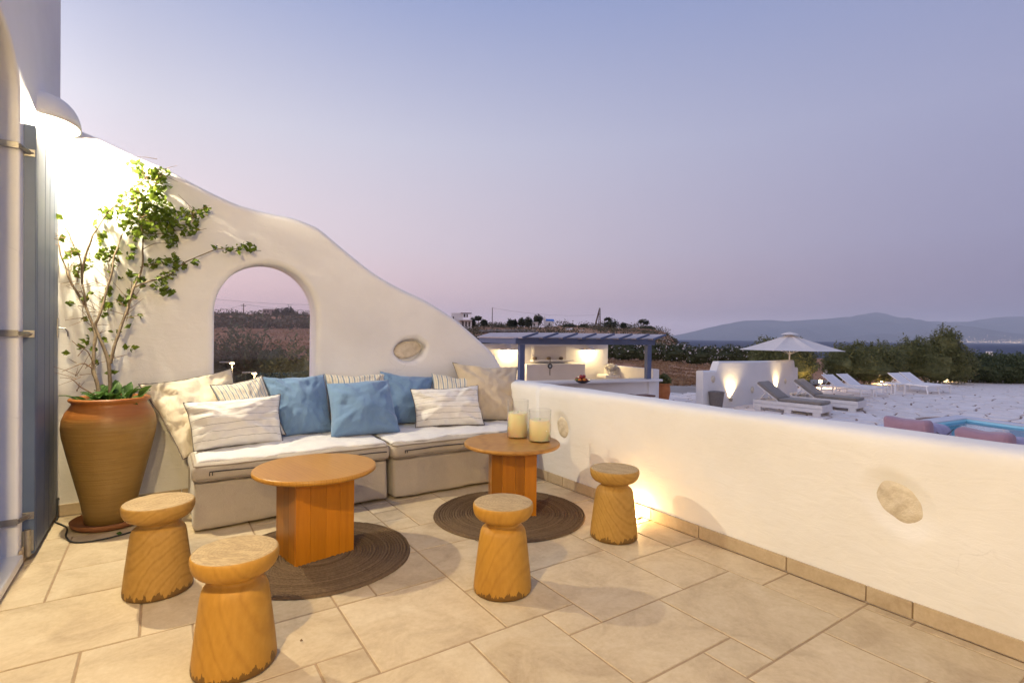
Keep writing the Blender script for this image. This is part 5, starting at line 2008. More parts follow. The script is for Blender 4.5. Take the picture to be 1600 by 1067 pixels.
# ---- pool
POOL_IN = simple('pool_plaster', (0.45, 0.80, 0.88), (0.40, 0.75, 0.84), 1.0, 0.6, 0)
COPING = simple('pool_coping', (0.70, 0.68, 0.70), (0.62, 0.60, 0.63), 2, 0.6, 0.15, 20)
pool = tag(empty('pool', (pool_c.x, pool_c.y, ZG)), kind='structure')
L_ = lambda a, b, z: tuple((pe1 * a + pe2 * b + Vector((0, 0, z))))
sb = MB()
zb = -.75
for (a, b) in (((0, 0), (PL1, 0)), ((PL1, 0), (PL1, PL2)), ((PL1, PL2), (0, PL2)), ((0, PL2), (0, 0))):
    sb.add([L_(*a, 0.0), L_(*b, 0.0), L_(*b, zb), L_(*a, zb)], [(0, 1, 2, 3)])
sb.add([L_(0, 0, zb), L_(PL1, 0, zb), L_(PL1, PL2, zb), L_(0, PL2, zb)], [(0, 1, 2, 3)])
sb.build('basin', POOL_IN, pool)
for k in range(3):   # steps down at the far end
    z0 = -.20 * (k + 1) + .06
    st = MB()
    b0, b1 = (0.9 * k, 0.9 * (k + 1))
    st.add([L_(0.01, b0, z0), L_(PL1 - .01, b0, z0), L_(PL1 - .01, b1, z0), L_(0.01, b1, z0), L_(0.01, b1, zb), L_(PL1 - .01, b1, zb)], [(0, 1, 2, 3), (3, 2, 5, 4)])
    st.build('step', POOL_IN, pool)
t = NT('pool_water')
tw_ = t.new('ShaderNodeBsdfTransparent'); tw_.inputs[0].default_value = (0.72, 0.92, 0.95, 1)
tg_ = t.new('ShaderNodeBsdfGlossy'); tg_.inputs['Roughness'].default_value = .04
tf_ = t.new('ShaderNodeFresnel'); tf_.inputs[0].default_value = 1.25
nb = t.bump(t.noise(t.coords('Object'), 3.0, 2), .12, .03)
t.l.new(nb, tg_.inputs['Normal'])
tm_ = t.new('ShaderNodeMixShader')
t.l.new(tf_.outputs[0], tm_.inputs[0]); t.l.new(tw_.outputs[0], tm_.inputs[1]); t.l.new(tg_.outputs[0], tm_.inputs[2])
t.l.new(tm_.outputs[0], t.out.inputs['Surface'])
MB().add([L_(0, 0, -.06), L_(PL1, 0, -.06), L_(PL1, PL2, -.06), L_(0, PL2, -.06)], [(0, 1, 2, 3)]).build('water', t.mat, pool)
cw = .42
for k, (a0, b0, a1, b1) in enumerate([(-cw, -cw, PL1 + cw, 0), (-cw, 0, 0, PL2), (PL1, 0, PL1 + cw, PL2), (-cw, PL2, PL1 + cw, PL2 + cw)]):
    z0, z1 = -.012, .028
    vs = [L_(a0, b0, z0), L_(a1, b0, z0), L_(a1, b1, z0), L_(a0, b1, z0), L_(a0, b0, z1), L_(a1, b0, z1), L_(a1, b1, z1), L_(a0, b1, z1)]
    MB().add(vs, [(3, 2, 1, 0), (4, 5, 6, 7), (0, 1, 5, 4), (1, 2, 6, 5), (2, 3, 7, 6), (3, 0, 4, 7)]).build('coping', COPING, pool)

# ---- curved wall with uplights
A, B, C3 = at_z(1098, 638.5, ZG), at_z(1170, 632.5, ZG), at_z(1246, 618, ZG)


def arc3(A, B, C, n):
    ax, ay, bx, by, cx, cy = A.x, A.y, B.x, B.y, C.x, C.y
    D = 2 * (ax * (by - cy) + bx * (cy - ay) + cx * (ay - by))
    ux = ((ax ** 2 + ay ** 2) * (by - cy) + (bx ** 2 + by ** 2) * (cy - ay) + (cx ** 2 + cy ** 2) * (ay - by)) / D
    uy = ((ax ** 2 + ay ** 2) * (cx - bx) + (bx ** 2 + by ** 2) * (ax - cx) + (cx ** 2 + cy ** 2) * (bx - ax)) / D
    r = math.hypot(ax - ux, ay - uy)
    t0, t1 = math.atan2(ay - uy, ax - ux), math.atan2(cy - uy, cx - ux)
    while t1 - t0 > math.pi: t1 -= 2 * math.pi
    while t1 - t0 < -math.pi: t1 += 2 * math.pi
    return [Vector((ux + r * math.cos(t0 + (t1 - t0) * i / n), uy + r * math.sin(t0 + (t1 - t0) * i / n), 0)) for i in range(n + 1)]


pts = arc3(A, B, C3, 48)
cwall = empty('curved_garden_wall', (A.x, A.y, ZG), 0, 'free-standing white curved wall lit by two uplights behind the grey loungers', 'wall')
vs, fs = [], []
TH = .30
for i, p in enumerate(pts):
    t_ = (pts[min(i + 1, 48)] - pts[max(i - 1, 0)]).normalized()
    n_ = Vector((-t_.y, t_.x, 0))
    if n_.dot(p) < 0: n_ = -n_
    h = 1.20 if (i < 5 or i > 43) else 1.50
    h -= .07 * i / 48
    rows = [(0, 0), (0, h - .05), (.02, h - .012), (.05, h), (TH - .05, h), (TH - .02, h - .012), (TH, h - .05), (TH, 0)]
    for (o_, z) in rows:
        q = p + n_ * o_ - Vector((A.x, A.y, 0))
        vs.append((q.x, q.y, z))
for i in range(48):
    for k in range(7):
        a = i * 8 + k
        fs.append((a, a + 8, a + 9, a + 1))
fs += [tuple(range(8)), tuple(reversed(range(48 * 8, 48 * 8 + 8)))]
MB().add(vs, fs).build('wall', PLASTER_FAR, cwall)
# stones set in the wall
def on_wall(px):
    best = min(range(49), key=lambda i: abs(800 + FPX * pts[i].dot(RT) / pts[i].dot(FW) - px))
    return best


for (px, py, r) in ((1116.5, 592, .085), (1174.5, 608.5, .085), (1228.5, 595.5, .075)):
    i = on_wall(px)
    p = pts[i]
    d = p.dot(FW)
    z = elev(px, py, d)
    t_ = (pts[min(i + 1, 48)] - pts[max(i - 1, 0)]).normalized()
    n_ = Vector((-t_.y, t_.x, 0))
    if n_.dot(p) > 0: n_ = -n_
    mb = MB().ball((0, 0, 0), (r, .05, r * 1.25), 12, 8, .35)
    o = mb.build('niche_stone', STONE, cwall, True)
    o.location = (p.x - A.x, p.y - A.y, z - ZG)
    o.rotation_euler = (0, 0, math.atan2(t_.y, t_.x))


def light_at(parent, loc, energy, colr, kind='POINT', size=.03, target=None, angle=60, blend=.6):
    l = bpy.data.lights.new('lamp_light', kind)
    l.energy = energy
    l.color = colr
    l.shadow_soft_size = size
    if kind == 'SPOT':
        l.spot_size = R(angle)
        l.spot_blend = blend
    o = bpy.data.objects.new('lamp_light', l)
    col.objects.link(o)
    o.parent = parent
    o.location = loc
    if target is not None:
        o.rotation_euler = (Vector(target) - Vector(loc)).to_track_quat('-Z', 'Y').to_euler()
    return o


for (px, py, lab) in ((1142.5, 624, 'left uplight mounted low on the curved garden wall'), (1215, 611, 'right uplight on the curved garden wall behind a lounger')):
    i = on_wall(px)
    p = pts[i]
    d = p.dot(FW)
    z = elev(px, py, d)
    n_ = -Vector((p.x, p.y, 0)).normalized()
    e = empty('wall_uplight', (p.x + n_.x * .10, p.y + n_.y * .10, z), 0, lab, 'lamp', 'uplights on the curved wall')
    MB().lathe([(0, -.05), (.04, -.05), (.055, .02), (.055, .045), (.046, .045), (.045, .03), (0, .03)], 16, caps=False).build('housing', STEEL, e, True)
    MB().lathe([(0, .032), (.042, .032), (0, .040)], 14, caps=False).build('lens', BULB_WARM, e)
    MB().box((-n_.x * .06, -n_.y * .06, -.01), (.05, .05, .05)).build('bracket', STEEL, e)
    light_at(e, (0, 0, .06), 330, LAMP_COL, 'SPOT', .03, (-n_.x * .16, -n_.y * .16, 1.2), 95, 1.0)

# ---- woven basket beside the wall
p = at_z(1119, 638.5, ZG)
bk = empty('wicker_basket', (p.x, p.y, ZG + .006), 0, 'grey wicker bin standing at the left end of the curved wall', 'basket')
WICKER = simple('grey_wicker', (0.24, 0.21, 0.19), (0.15, 0.13, 0.115), 40, 0.9, 0.6, 60, 0.01)
mb = MB()
for k in range(16):
    mb.lathe([(.17 + .004 * k, .032 * k), (.182 + .004 * k, .032 * k + .016), (.174 + .004 * k, .032 * (k + 1))], 20, caps=(k == 0))
mb.build('body', WICKER, bk, True)
MB().lathe([(.236, .50), (.25, .515), (.25, .535), (.20, .548), (0, .552)], 20, caps=False).build('lid', WICKER, bk, True)


# ---- cushioned loungers under the parasol
LACQ = simple('white_painted_timber', (0.74, 0.70, 0.67), (0.66, 0.62, 0.59), 8, 0.7, 0.2, 40)
GREY = fabric('grey_mattress', (0.26, 0.225, 0.195), (0.21, 0.185, 0.16))


def rot_y(a): return Matrix.Rotation(a, 3, 'Y')


def pallet_lounger(loc, rz, label):
    """local +x runs from head to foot, length 2 m"""
    e = empty('cushioned_lounger', loc, rz, label, 'lounger', 'grey cushioned loungers')
    W, Ln = .80, 2.0
    for s in (-1, 1):
        for zz in (.10, .215):
            MB().box((Ln / 2, s * (W / 2 - .02), zz + .055), (Ln, .04, .105), bev=.006).build('side_rail', LACQ, e)
    MB().box((Ln - .018, 0, .215), (.036, W - .085, .215), bev=.006).build('end_rail', LACQ, e)
    MB().box((.018, 0, .215), (.036, W - .085, .215), bev=.006).build('end_rail', LACQ, e)
    for x in (.14, Ln * .52, Ln - .16):
        for s in (-1, 1):
            MB().box((x, s * (W / 2 - .055), .05), (.20, .09, .10), bev=.006).build('foot', LACQ, e)
    for k in range(9):
        MB().box((.80 + k * .13, 0, .318), (.10, W - .09, .02)).build('slat', LACQ, e)
    a = R(36)
    bb = Matrix.Rotation(a, 3, 'Y')
    hinge = Vector((.74, 0, .33))
    L = .80
    c = hinge + Vector((-math.cos(a) * L / 2, 0, math.sin(a) * L / 2))
    MB().box(c, (L, W - .06, .035), rot=bb, bev=.006).build('back_frame', LACQ, e)
    for s in (-1, 1):
        MB().tube([(.36, s * .30, .58), (.14, s * .30, .31)], .018, 6).build('stay', LACQ, e)
    c2 = c + Vector((math.sin(a), 0, math.cos(a))) * .058
    vs, fs = soft_box(-L / 2 - .02, L / 2 - .02, -W / 2 + .03, W / 2 - .03, -.045, .045, .03, 14, 10, 3, .006, (4, 4, 4), 2.0)
    MB().add([c2 + bb @ v_ for v_ in vs], fs).build('back_cushion', GREY, e, True)
    vs, fs = soft_box(.76, Ln - .04, -W / 2 + .03, W / 2 - .03, .33, .42, .03, 16, 10, 3, .006, (4, 4, 4), 5.0)
    MB().add(vs, fs).build('seat_cushion', GREY, e, True)
    return e


def toward(a, b): return math.atan2(b[1] - a[1], b[0] - a[0])


F1, F2 = at_z(1293, 650.5, ZG), at_z(1347, 643, ZG)
dirn = Vector((-.10, .995, 0)).normalized()
for F_, lab in ((F1, 'grey cushioned white timber lounger nearer the camera'), (F2, 'grey cushioned white timber lounger right of the parasol pole')):
    hd = F_ + dirn * 2.0
    pallet_lounger((hd.x, hd.y, ZG + .012), toward(hd, F_), lab)
p = at_z(1252, 630.5, ZG)
st = empty('timber_side_table', (p.x, p.y, ZG + .012), toward(F1, F1 + dirn), 'low white timber table between the grey cushioned loungers', 'table')
for k in range(4): MB().box((0, -.21 + .14 * k, .345), (.55, .125, .03), bev=.004).build('slat', LACQ, st)
for sx in (-1, 1):
    for sy in (-1, 1): MB().box((sx * .23, sy * .23, .165), (.07, .07, .33), bev=.004).build('leg', LACQ, st)
    MB().box((sx * .245, 0, .29), (.035, .40, .075)).build('apron', LACQ, st)

# ---- parasol
p = at_z(1232.5, 622, ZG)
d = p.dot(FW)
um = empty('parasol', (p.x, p.y, ZG), 0, 'open cream parasol above the grey cushioned loungers', 'parasol')
z_tip, z_rim = elev(1232, 520, d) - ZG, elev(1232, 547, d) - ZG
RAD = 72 / FPX * d * 1.06
CANVAS = fabric('cream_canvas', (0.72, 0.66, 0.60), (0.66, 0.60, 0.55))
MB().tube([(0, 0, .08), (0, 0, z_tip - .05)], .026, 10).build('pole', LACQ, um, True)
MB().box((0, 0, .045), (.60, .60, .08), bev=.015).build('base', simple('parasol_base', (0.30, 0.29, 0.29), (0.24, 0.23, 0.23), 5, .7), um)
vs, fs = [], []
NS, NRG = 8, 8
SUB = 4
for k in range(NRG + 1):
    f = k / NRG
    for i in range(NS * SUB):
        a = 2 * math.pi * (i / (NS * SUB)) + .2
        u = (i % SUB) / SUB
        s = abs(u - .0) if u < .5 else 1 - u
        sagr = 1 - .075 * (1 - abs(2 * ((i % SUB) / SUB) - 1)) * 1.0 if (i % SUB) else 1.0
        rr = RAD * f * sagr
        zz = z_rim + (z_tip - .05 - z_rim) * (1 - f) ** 1.12 - (.05 * f * (1 - f) * 4 if (i % SUB) else 0)
        vs.append((rr * math.cos(a), rr * math.sin(a), zz))
for k in range(NRG):
    for i in range(NS * SUB):
        j = (i + 1) % (NS * SUB)
        fs.append((k * NS * SUB + i, (k + 1) * NS * SUB + i, (k + 1) * NS * SUB + j, k * NS * SUB + j))
MB().add(vs, fs).build('canopy', CANVAS, um)
vs, fs = [], []
for k in range(4):
    f = k / 3
    for i in range(16):
        a = 2 * math.pi * i / 16 + .2
        rr = RAD * .19 * f * (1 if i % 2 == 0 else .95)
        vs.append((rr * math.cos(a), rr * math.sin(a), z_tip + .035 - .11 * f ** 1.5))
for k in range(3):
    for i in range(16):
        j = (i + 1) % 16
        fs.append((k * 16 + i, (k + 1) * 16 + i, (k + 1) * 16 + j, k * 16 + j))
MB().add(vs, fs).build('vent', CANVAS, um)
for k in range(NS):
    a = 2 * math.pi * k / NS + .2
    MB().tube([(.02 * math.cos(a), .02 * math.sin(a), z_tip - .12), (RAD * math.cos(a) * .98, RAD * math.sin(a) * .98, z_rim - .01)], .010, 5).build('rib', LACQ, um)
    MB().tube([(.03 * math.cos(a), .03 * math.sin(a), z_rim - .15), (RAD * .5 * math.cos(a), RAD * .5 * math.sin(a), (z_rim + z_tip) / 2 - .10)], .008, 5).build('strut', LACQ, um)

# ---- white sling loungers and their table
WHITE = simple('white_lounger_frame', (0.80, 0.78, 0.77), (0.76, 0.74, 0.73), 5, 0.5, 0)
SLING = fabric('white_sling', (0.78, 0.75, 0.74), (0.72, 0.70, 0.69))


def sling_lounger():
    e = empty('sun_lounger', (0, 0, 0), 0, 'white', 'lounger', 'white sling sun loungers')
    W, Ln, hz = .66, 1.95, .34
    for s in (-1, 1):
        MB().box((Ln / 2, s * (W / 2 - .02), hz), (Ln, .04, .05), bev=.006).build('side_rail', WHITE, e)
        for x, lean in ((.16, -.07), (Ln - .10, .07)):
            MB().tube([(x, s * (W / 2 - .025), hz), (x + lean, s * (W / 2 - .02), 0.0)], [.030, .024], 6).build('leg', WHITE, e)
    for x in (.11, Ln - .06):
        MB().box((x, 0, .12), (.035, W - .06, .035)).build('stretcher', WHITE, e)
    MB().box((Ln - .01, 0, hz), (.04, W - .08, .04)).build('end_rail', WHITE, e)
    MB().box((1.33, 0, hz + .022), (1.22, W - .07, .014), bev=.004).build('seat_sling', SLING, e)
    a = R(33)
    L = .76
    rm = Matrix.Rotation(a, 3, 'Y')
    c = Vector((.74, 0, hz + .02)) + Vector((-math.cos(a) * L / 2, 0, math.sin(a) * L / 2))
    MB().box(c, (L, W - .11, .014), rot=rm, bev=.004).build('back_sling', SLING, e)
    for s in (-1, 1):
        MB().box(c + Vector((0, s * (W / 2 - .045), 0)), (L, .035, .035), rot=rm, bev=.005).build('back_rail', WHITE, e)
        MB().tube([(.40, s * .24, hz + .22), (.22, s * .24, hz)], .012, 6).build('stay', WHITE, e)
    return e


base_l = None
labs = ['nearest white sling lounger left of the small white table', 'white sling lounger just beside the small white table', 'white sling lounger directly right of the small white table', 'farthest right white sling lounger by the tallest shrub']
for k, (px, py) in enumerate([(1357, 622.2), (1380, 619.8), (1460, 616.6), (1478, 615.0)]):
    F_ = at_z(px, py, ZG)
    dr = Vector((.28, .96, 0)).normalized() if k < 2 else Vector((.34, .94, 0)).normalized()
    hd = F_ + dr * 1.95
    o = sling_lounger() if base_l is None else copy_tree(base_l)
    if base_l is None: base_l = o
    o.location = (hd.x, hd.y, ZG + .012)
    o.rotation_euler = (0, 0, toward(hd, F_))
    o['label'] = labs[k]
p = at_z(1396, 616, ZG)
wt = empty('small_white_table', (p.x, p.y, ZG + .012), toward(F_, hd), 'small white table between the two pairs of white sling loungers', 'table')
MB().box((0, 0, .43), (.62, .55, .03), bev=.004).build('top', WHITE, wt)
for sx in (-1, 1):
    for sy in (-1, 1): MB().box((sx * .28, sy * .245, .21), (.05, .05, .42), bev=.004).build('leg', WHITE, wt)

# ---- low lights among the shrubs
for k, (px, py, dd, en, lab) in enumerate([(1283, 596, 24.5, 60, 'bright garden light left of the white loungers'), (1378.5, 594.5, 27.0, 40, 'garden light below the middle olive shrub'), (1420.5, 582, 30.0, 6, 'small garden light above the far loungers'), (1480.5, 595.5, 29.3, 16, 'garden light at the foot of the tallest shrub')]):
    q = ground(px, dd, 0)
    e = empty('garden_light', (q.x, q.y, ZG), 0, lab, 'lamp', 'garden lights among the shrubs')
    h = elev(px, py, dd) - ZG
    MB().tube([(0, 0, 0), (0, 0, max(.1, h - .05))], .02, 8).build('post', STEEL, e)
    hb = max(.15, h)
    MB().lathe([(0, -.07), (.05, -.07), (.065, 0), (.05, .07), (0, .07)], 12, (0, 0, hb), caps=False).build('lantern', BULB_WARM, e, True)
    MB().lathe([(.075, .075), (.06, .10), (0, .11)], 12, (0, 0, hb), caps=False).build('cap', STEEL, e)
    v_ = -Vector((q.x, q.y, 0)).normalized() * .12
    light_at(e, (v_.x, v_.y, hb), en, WARM_COL, 'POINT', .05)
for k, (px, py, dd, lab) in enumerate([(363, 567, 6.9, 'small garden lamp shining outside the left of the arched window'), (398, 583, 6.9, 'low garden lamp shining outside the bottom of the arched window')]):
    q = ground(px, dd, 0)
    zg_ = land(q.x, q.y)
    e = empty('window_garden_light', (q.x, q.y, zg_), 0, lab, 'lamp', 'garden lamps outside the window')
    h = elev(px, py, dd) - zg_
    MB().tube([(0, 0, 0), (0, 0, h - .02)], .010, 8).build('post', STEEL, e)
    MB().box((-.06, 0, h + .012), (.17, .05, .016), bev=.003).build('arm', STEEL, e)
    MB().box((-.0, 0, h - .006), (.05, .04, .014), bev=.003).build('lens', BULB_WARM, e)
    light_at(e, (0, -.03, h - .05), 2.2, LAMP_COL, 'POINT', .02)
# low white wall behind the far loungers
A2, B2 = ground(1290, 31.0, 0), ground(1448, 32.5, 0)
lw = MB()
t_ = (B2 - A2).normalized()
lw.box(((A2.x + B2.x) / 2, (A2.y + B2.y) / 2, ZG + .30), ((B2 - A2).length, .3, .60), rz=math.atan2(t_.y, t_.x), bev=.03)
tag(lw.build('low_garden_wall', PLASTER_FAR), 'low white wall half hidden by shrubs behind the white loungers', 'wall')
bx_ = at_d(1546, 549, 75)
tag(MB().box((bx_.x, bx_.y, bx_.z - 2.0), (.7, .7, 4.0), rz=.4, bev=.05).build('shore_hut', WHITE_FAR), 'tiny pale hut roof showing over the dark hedge', 'hut')

# ---- bean bag loungers by the pool
PINK = fabric('pink_canvas', (0.44, 0.27, 0.31), (0.38, 0.23, 0.27))
LILAC = fabric('lilac_canvas', (0.42, 0.38, 0.52), (0.37, 0.33, 0.47))


def bean_bag(loc, rz, label, seed):
    e = empty('bean_bag_lounger', loc, rz, label, 'bean bag', 'pink and lilac bean bags')
    # back: local x is the width, y points to the seat
    vs, fs = soft_box(-.42, .42, -.22, .16, .05, .58, .12, 16, 8, 14, .02, (3, 3, 3), seed)
    vs = [Vector((v_.x * (1 + .10 * (v_.z - .5)), v_.y - .20 * (v_.z - .4), v_.z + .05 * (abs(v_.x) / .42) ** 2)) for v_ in vs]
    MB().add(vs, fs).build('backrest', PINK, e, True)
    vs, fs = soft_box(-.42, .42, .05, 1.05, .0, .48, .16, 16, 18, 8, .02, (3, 3, 3), seed + 4)
    vs = [Vector((v_.x, v_.y, v_.z + .22 * max(0, .35 - v_.y) - .10 * max(0, v_.y - .5))) for v_ in vs]
    st_ = MB().add(vs, fs).build('seat', LILAC, e, True)
    MB().tube([(.43, .15 + .1 * i, .36 - .10 * math.sin(i / 8 * math.pi)) for i in range(9)], .009, 5).build('seam', TRIM, st_)
    return e


pb = at_d(1420, 668, 10.9)
bean_bag((pb.x, pb.y, ZG + .012), R(-93), 'pink backed lilac bean bag lounger on the left by the pool', 1.0)
pb = at_d(1540, 688, 9.5)
bean_bag((pb.x, pb.y, ZG + .012), R(-97), 'pink backed lilac bean bag lounger on the right by the pool', 6.0)

# ================================================================== OUTDOOR BAR
CZ = ZG + 1.0
P0, P1 = at_z(817, 597, CZ), at_z(1016, 592, CZ)
e1 = (P1 - P0); e1.z = 0; BL_ = e1.length; e1.normalize()
e2 = Vector((-e1.y, e1.x, 0))
if e2.dot(P0) < 0: e2 = -e2
RZB = math.atan2(e1.y, e1.x)
bar = empty('outdoor_bar', (P0.x, P0.y, ZG), RZB, 'white masonry bar counter with lit back wall under a blue pergola', 'bar')
BD = 3.2


def bpx(a, b):
    q = P0 + e1 * a + e2 * b
    return 800 + FPX * q.dot(RT) / q.dot(FW)


def solve_a(px, b):
    lo, hi = -8.0, 12.0
    for _ in range(50):
        m_ = (lo + hi) / 2
        if bpx(m_, b) < px: lo = m_
        else: hi = m_
    return lo


wr_ = solve_a(950.5, BD)       # right end of the back wall
wl_ = solve_a(738, BD)
HB = 1.98
MB().box(((wl_ + wr_) / 2, BD + .15, HB / 2), (wr_ - wl_, .30, HB), bev=.02).build('back_wall', PLASTER_FAR, bar)
cnr = solve_a(1028.5, .15)
MB().box(((cnr - 2.2) / 2, .28, .95), (cnr + 2.2 + .12, .62, .07), bev=.02).build('counter_top', PLASTER_FAR, bar)
MB().box(((cnr - 2.2) / 2 - .05, .38, .455), (cnr + 2.1, .30, .91), bev=.02).build('counter_wall', PLASTER_FAR, bar)
MB().box((cnr - .16, .34, .455), (.30, .34, .90), bev=.02).build('counter_pier', PLASTER_FAR, bar)
lr = solve_a(1022, .80)
MB().box(((wr_ + lr) / 2, BD + .1, .62), (lr - wr_ + .3, .25, 1.24), bev=.03).build('side_wall', PLASTER_FAR, bar)
MB().box((lr, (BD + .62) / 2 + .05, .62), (.25, BD - .62, 1.24), bev=.03).build('side_wall', PLASTER_FAR, bar)
MB().box(((solve_a(948, 2.6) + lr - .2) / 2, 2.75, .88), (lr - solve_a(948, 2.6), .60, .10), bev=.01).build('inner_shelf', PLASTER_FAR, bar)
n0, n1 = solve_a(834, BD), solve_a(884, BD)
dB = (P0 + e1 * ((n0 + n1) / 2) + e2 * BD).dot(FW)
z0, z1 = elev(858, 563, dB) - ZG, elev(858, 541, dB) - ZG
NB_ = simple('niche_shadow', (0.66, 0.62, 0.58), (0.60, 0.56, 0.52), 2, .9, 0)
fr = MB()
fr.box(((n0 + n1) / 2, BD - .005, (z0 + z1) / 2 + .0), (n1 - n0 + .12, .05, z1 - z0 + .12))
fr.build('shelf_surround', PLASTER_FAR, bar)
MB().box(((n0 + n1) / 2, BD - .035, (z0 + z1) / 2), (n1 - n0, .02, z1 - z0)).build('shelf_back', NB_, bar)
MB().box(((n0 + n1) / 2 + .04, BD - .13, z0), (n1 - n0 + .35, .24, .045), bev=.008).build('shelf', PLASTER_FAR, bar)
b0, b1 = solve_a(822, BD - .45), solve_a(913, BD - .45)
zt_ = elev(868, 569, dB * .97) - ZG
MB().box(((b0 + b1) / 2, BD - .27, zt_ / 2), (b1 - b0, .52, zt_), bev=.02).build('cupboard', PLASTER_FAR, bar)
for k, px in enumerate((836, 858, 877)):
    a = solve_a(px, BD - .12)
    o = MB().lathe([(0, 0), (.05, 0), (.08, .05), (.06, .09), (.05, .10)], 12, caps=False).build('shelf_bowl', OLD_WOOD, None, True)
    q = P0 + e1 * a + e2 * (BD - .13)
    o.location = (q.x, q.y, ZG + z0 + .025)
    tag(o, ['small dark bowl at the left of the bar shelf', 'small dark bowl in the middle of the bar shelf', 'small dark bowl at the right of the bar shelf'][k], 'bowl', 'bowls on the bar shelf')

# pergola
zb_ = HB + .03
pg = empty('pergola', (P0.x, P0.y, ZG), RZB, 'blue timber pergola with slanted roof boards over the bar', 'pergola')
MB().box((0, .12, (1.0 + zb_) / 2), (.15, .15, zb_ - 1.0), bev=.008).build('post', PERGOLA, pg)
MB().box((BL_, .12, (1.0 + zb_) / 2), (.15, .15, zb_ - 1.0), bev=.008).build('post', PERGOLA, pg)
MB().box((BL_ / 2, .12, zb_ + .09), (BL_ + .42, .14, .17), bev=.008).build('front_beam', PERGOLA, pg)
MB().box((-.02, BD / 2 + .2, zb_ + .085), (.14, BD - .05, .16), bev=.008).build('side_beam', PERGOLA, pg)
MB().box((BL_ + .02, BD / 2 + .2, zb_ + .085), (.14, BD - .05, .16), bev=.008).build('side_beam', PERGOLA, pg)
NRA = 8
ROOFB = simple('pale_louvre_board', (0.50, 0.45, 0.45), (0.43, 0.38, 0.39), 5, .8, .2, 20)
for k in range(NRA):     # tilted louvre boards running front to back, blue front ends
    x = .10 + (BL_ + .05) * k / (NRA - 1)
    rm = Matrix.Rotation(R(-17), 3, 'Y')
    lv = MB().box((x, BD / 2 + .02, zb_ + .245), (.47, BD + .44, .035), rot=rm).build('louvre', ROOFB, pg)
    MB().box((x, -.222, zb_ + .245), (.48, .03, .06), rot=rm, bev=.004).build('front_edge', PERGOLA, lv)

for px, py, lab in ((794, 541, 'left lit half-dome lamp on the bar back wall'), (919.5, 541, 'right lit half-dome lamp on the bar back wall')):
    a = solve_a(px, BD)
    q = P0 + e1 * a + e2 * (BD - .002)
    d = q.dot(FW)
    wall_lamp((q.x, q.y, elev(px, py + 6, d)), RZB - math.pi / 2, lab, 'lamps on the bar wall', w=.20, dep=.17, h=.17, energy=95, mat=PLASTER_FAR)

# hanging eye ornament
a = solve_a(860, BD - .56)
q = P0 + e1 * a + e2 * (BD - .56)
d = q.dot(FW)
eo = empty('eye_ornament', (q.x, q.y, elev(860, 572, d)), RZB, 'round blue and black eye ornament hanging on the bar cupboard', 'ornament')
MB().lathe([(0, -.012), (.085, -.012), (.085, .012), (0, .012)], 24, caps=False).build('disc', simple('eye_dark', (.02, .03, .05), (.03, .04, .06), 3, .3, 0), eo).rotation_euler = (R(90), R(45), 0)
MB().lathe([(0, -.014), (.045, -.014), (.045, .014), (0, .014)], 20, caps=False).build('iris', simple('eye_pale', (.45, .5, .55), (.4, .45, .5), 3, .3, 0), eo).rotation_euler = (R(90), 0, 0)
o = MB().tube([(0, .0, .24), (0, 0, -.30)], .011, 6).build('cord', OLD_WOOD, eo)
# fruit bowl
q = at_z(910, 597, CZ + .02)
fbw = MB().lathe([(0, 0), (.09, 0), (.11, .01), (.21, .075), (.22, .085), (.20, .08), (.10, .02), (0, .018)], 28, caps=False).build('fruit_bowl', simple('dark_bowl', (.03, .035, .04), (.05, .05, .055), 5, .35, 0), None, True)
fbw.location = (q.x, q.y, CZ - .01)
tag(fbw, 'dark bowl full of fruit on the bar counter', 'bowl')
frr = random.Random(2)
FR = [simple('orange_skin', (.75, .25, .03), (.68, .2, .02), 8, .45, .2, 90), simple('red_fruit', (.42, .035, .03), (.34, .03, .03), 8, .35, 0), simple('green_fruit', (.22, .25, .05), (.18, .2, .04), 8, .5, 0)]
fs_ = [(-.12, -.03, .10, 0), (.0, -.08, .11, 0), (.10, -.02, .10, 1), (-.03, .05, .12, 1), (.06, .08, .11, 0), (-.14, .06, .10, 2), (.15, .03, .09, 1), (-.06, -.02, .185, 1), (.05, .0, .19, 1), (.0, .06, .19, 1), (.13, .10, .12, 2), (-.10, .11, .12, 1)]
FRL = ['orange at the left front of the fruit bowl', 'orange at the centre front of the fruit bowl', 'red fruit at the right front of the fruit bowl', 'red fruit hidden in the middle of the fruit bowl', 'orange at the back of the fruit bowl', 'green fruit at the left edge of the fruit bowl', 'red fruit at the right edge of the fruit bowl',
       'left of the three red fruits topping the bowl', 'right of the three red fruits topping the bowl', 'rear of the three red fruits topping the bowl', 'green fruit at the right back of the fruit bowl', 'red fruit at the left back of the fruit bowl']
for k, (x, y, z, c) in enumerate(fs_):
    o = MB().ball((0, 0, 0), (.052, .052, .049), 14, 9).build('fruit', FR[c], None, True)
    o.location = (q.x + x, q.y + y, CZ - .01 + z - .012)
    tag(o, FRL[k], 'fruit', 'fruit in the bowl on the bar')
# white dried-flower bunch on the inner shelf
a = solve_a(955, 2.7)
q = P0 + e1 * a + e2 * 2.7
vb = empty('white_coral_bunch', (q.x, q.y, ZG + .935), RZB, 'bushy white coral-like bunch standing on the inner bar shelf', 'ornament')
rg_ = random.Random(8)
P = blob_points(rg_, 700, (0, 0, .22), (.26, .2, .2), .3, .3, 3)
leaves('branches', simple('white_coral', (.78, .75, .72), (.7, .67, .64), 8, .8, 0), P, .07, vb, 3, aspect=.5)['kind'] = 'stuff'
MB().lathe([(0, 0), (.10, 0), (.13, .10), (.10, .12), (0, .11)], 16, caps=False).build('vase', PLASTER_FAR, vb, True)
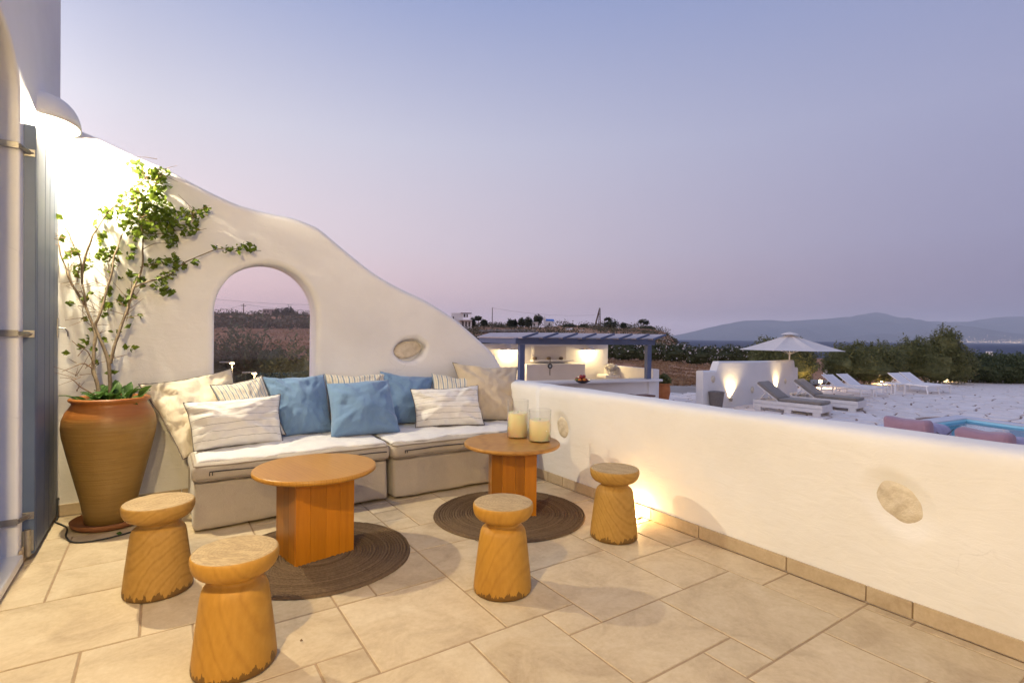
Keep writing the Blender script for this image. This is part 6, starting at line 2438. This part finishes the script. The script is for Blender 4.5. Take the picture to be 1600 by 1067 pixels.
# bar stools
for k, (px, lab) in enumerate(((984, 'bar stool with brown seat left of its twin at the counter'), (1009, 'bar stool with brown seat nearest the counter end'), (960, 'bar stool half hidden by the parapet at the counter'))):
    q = at_z(px, 617.5, ZG + .74)
    bs = empty('bar_stool', (q.x, q.y, ZG + .012), RZB + .1 * k, lab, 'stool', 'bar stools at the counter')
    MB().box((0, 0, .72), (.36, .34, .045), bev=.012).build('seat', simple('brown_seat', (.19, .10, .07), (.14, .07, .05), 8, .6, .1), bs)
    for sx in (-1, 1):
        for sy in (-1, 1): MB().tube([(sx * .14, sy * .13, .70), (sx * .19, sy * .18, 0)], .019, 8).build('leg', WHITE, bs)
    for sy in (-1, 1): MB().box((0, sy * .165, .25), (.32, .025, .03)).build('footrest', WHITE, bs)
# terracotta pot with bush at the bar end
q = at_z(1037, 627.5, ZG)
d = q.dot(FW)
tp = empty('garden_pot', (q.x, q.y, ZG + .012), 0, 'orange terracotta jar at the right end of the bar', 'pot')
u = d / FPX
MB().lathe([(0, 0), (6.5 * u, 0), (8 * u, 5 * u), (10 * u, 15 * u), (9.5 * u, 22 * u), (8.5 * u, 25 * u), (10 * u, 27 * u), (10 * u, 28.5 * u), (8.3 * u, 28.5 * u), (8 * u, 25 * u), (0, 25 * u)], 28, caps=False).build('body', CLAY_FAR, tp, True)
bush('potted_bush', 'round green bush growing in the orange terracotta jar', 'bush', (q.x, q.y, ZG + 26 * u), [((0, 0, 7 * u), (10 * u, 10 * u, 9 * u))], 1500, .09, LEAF_OLIVE, 99, None, trunk=False, aspect=.5)

# ================================================================== AIR
hz = NT('evening_haze')
hz.n.remove(hz.b)
pvn = hz.new('ShaderNodeVolumePrincipled')
pvn.inputs['Color'].default_value = (0.86, 0.92, 1.0, 1)
pvn.inputs['Density'].default_value = 7.5e-5
pvn.inputs['Anisotropy'].default_value = 0.0
hz.l.new(pvn.outputs[0], hz.out.inputs['Volume'])
haze = MB().box((10500, 4000, 360), (29000, 24000, 768)).build('haze', hz.mat)
tag(haze, 'thin evening haze over sea and land', 'haze', kind='stuff')
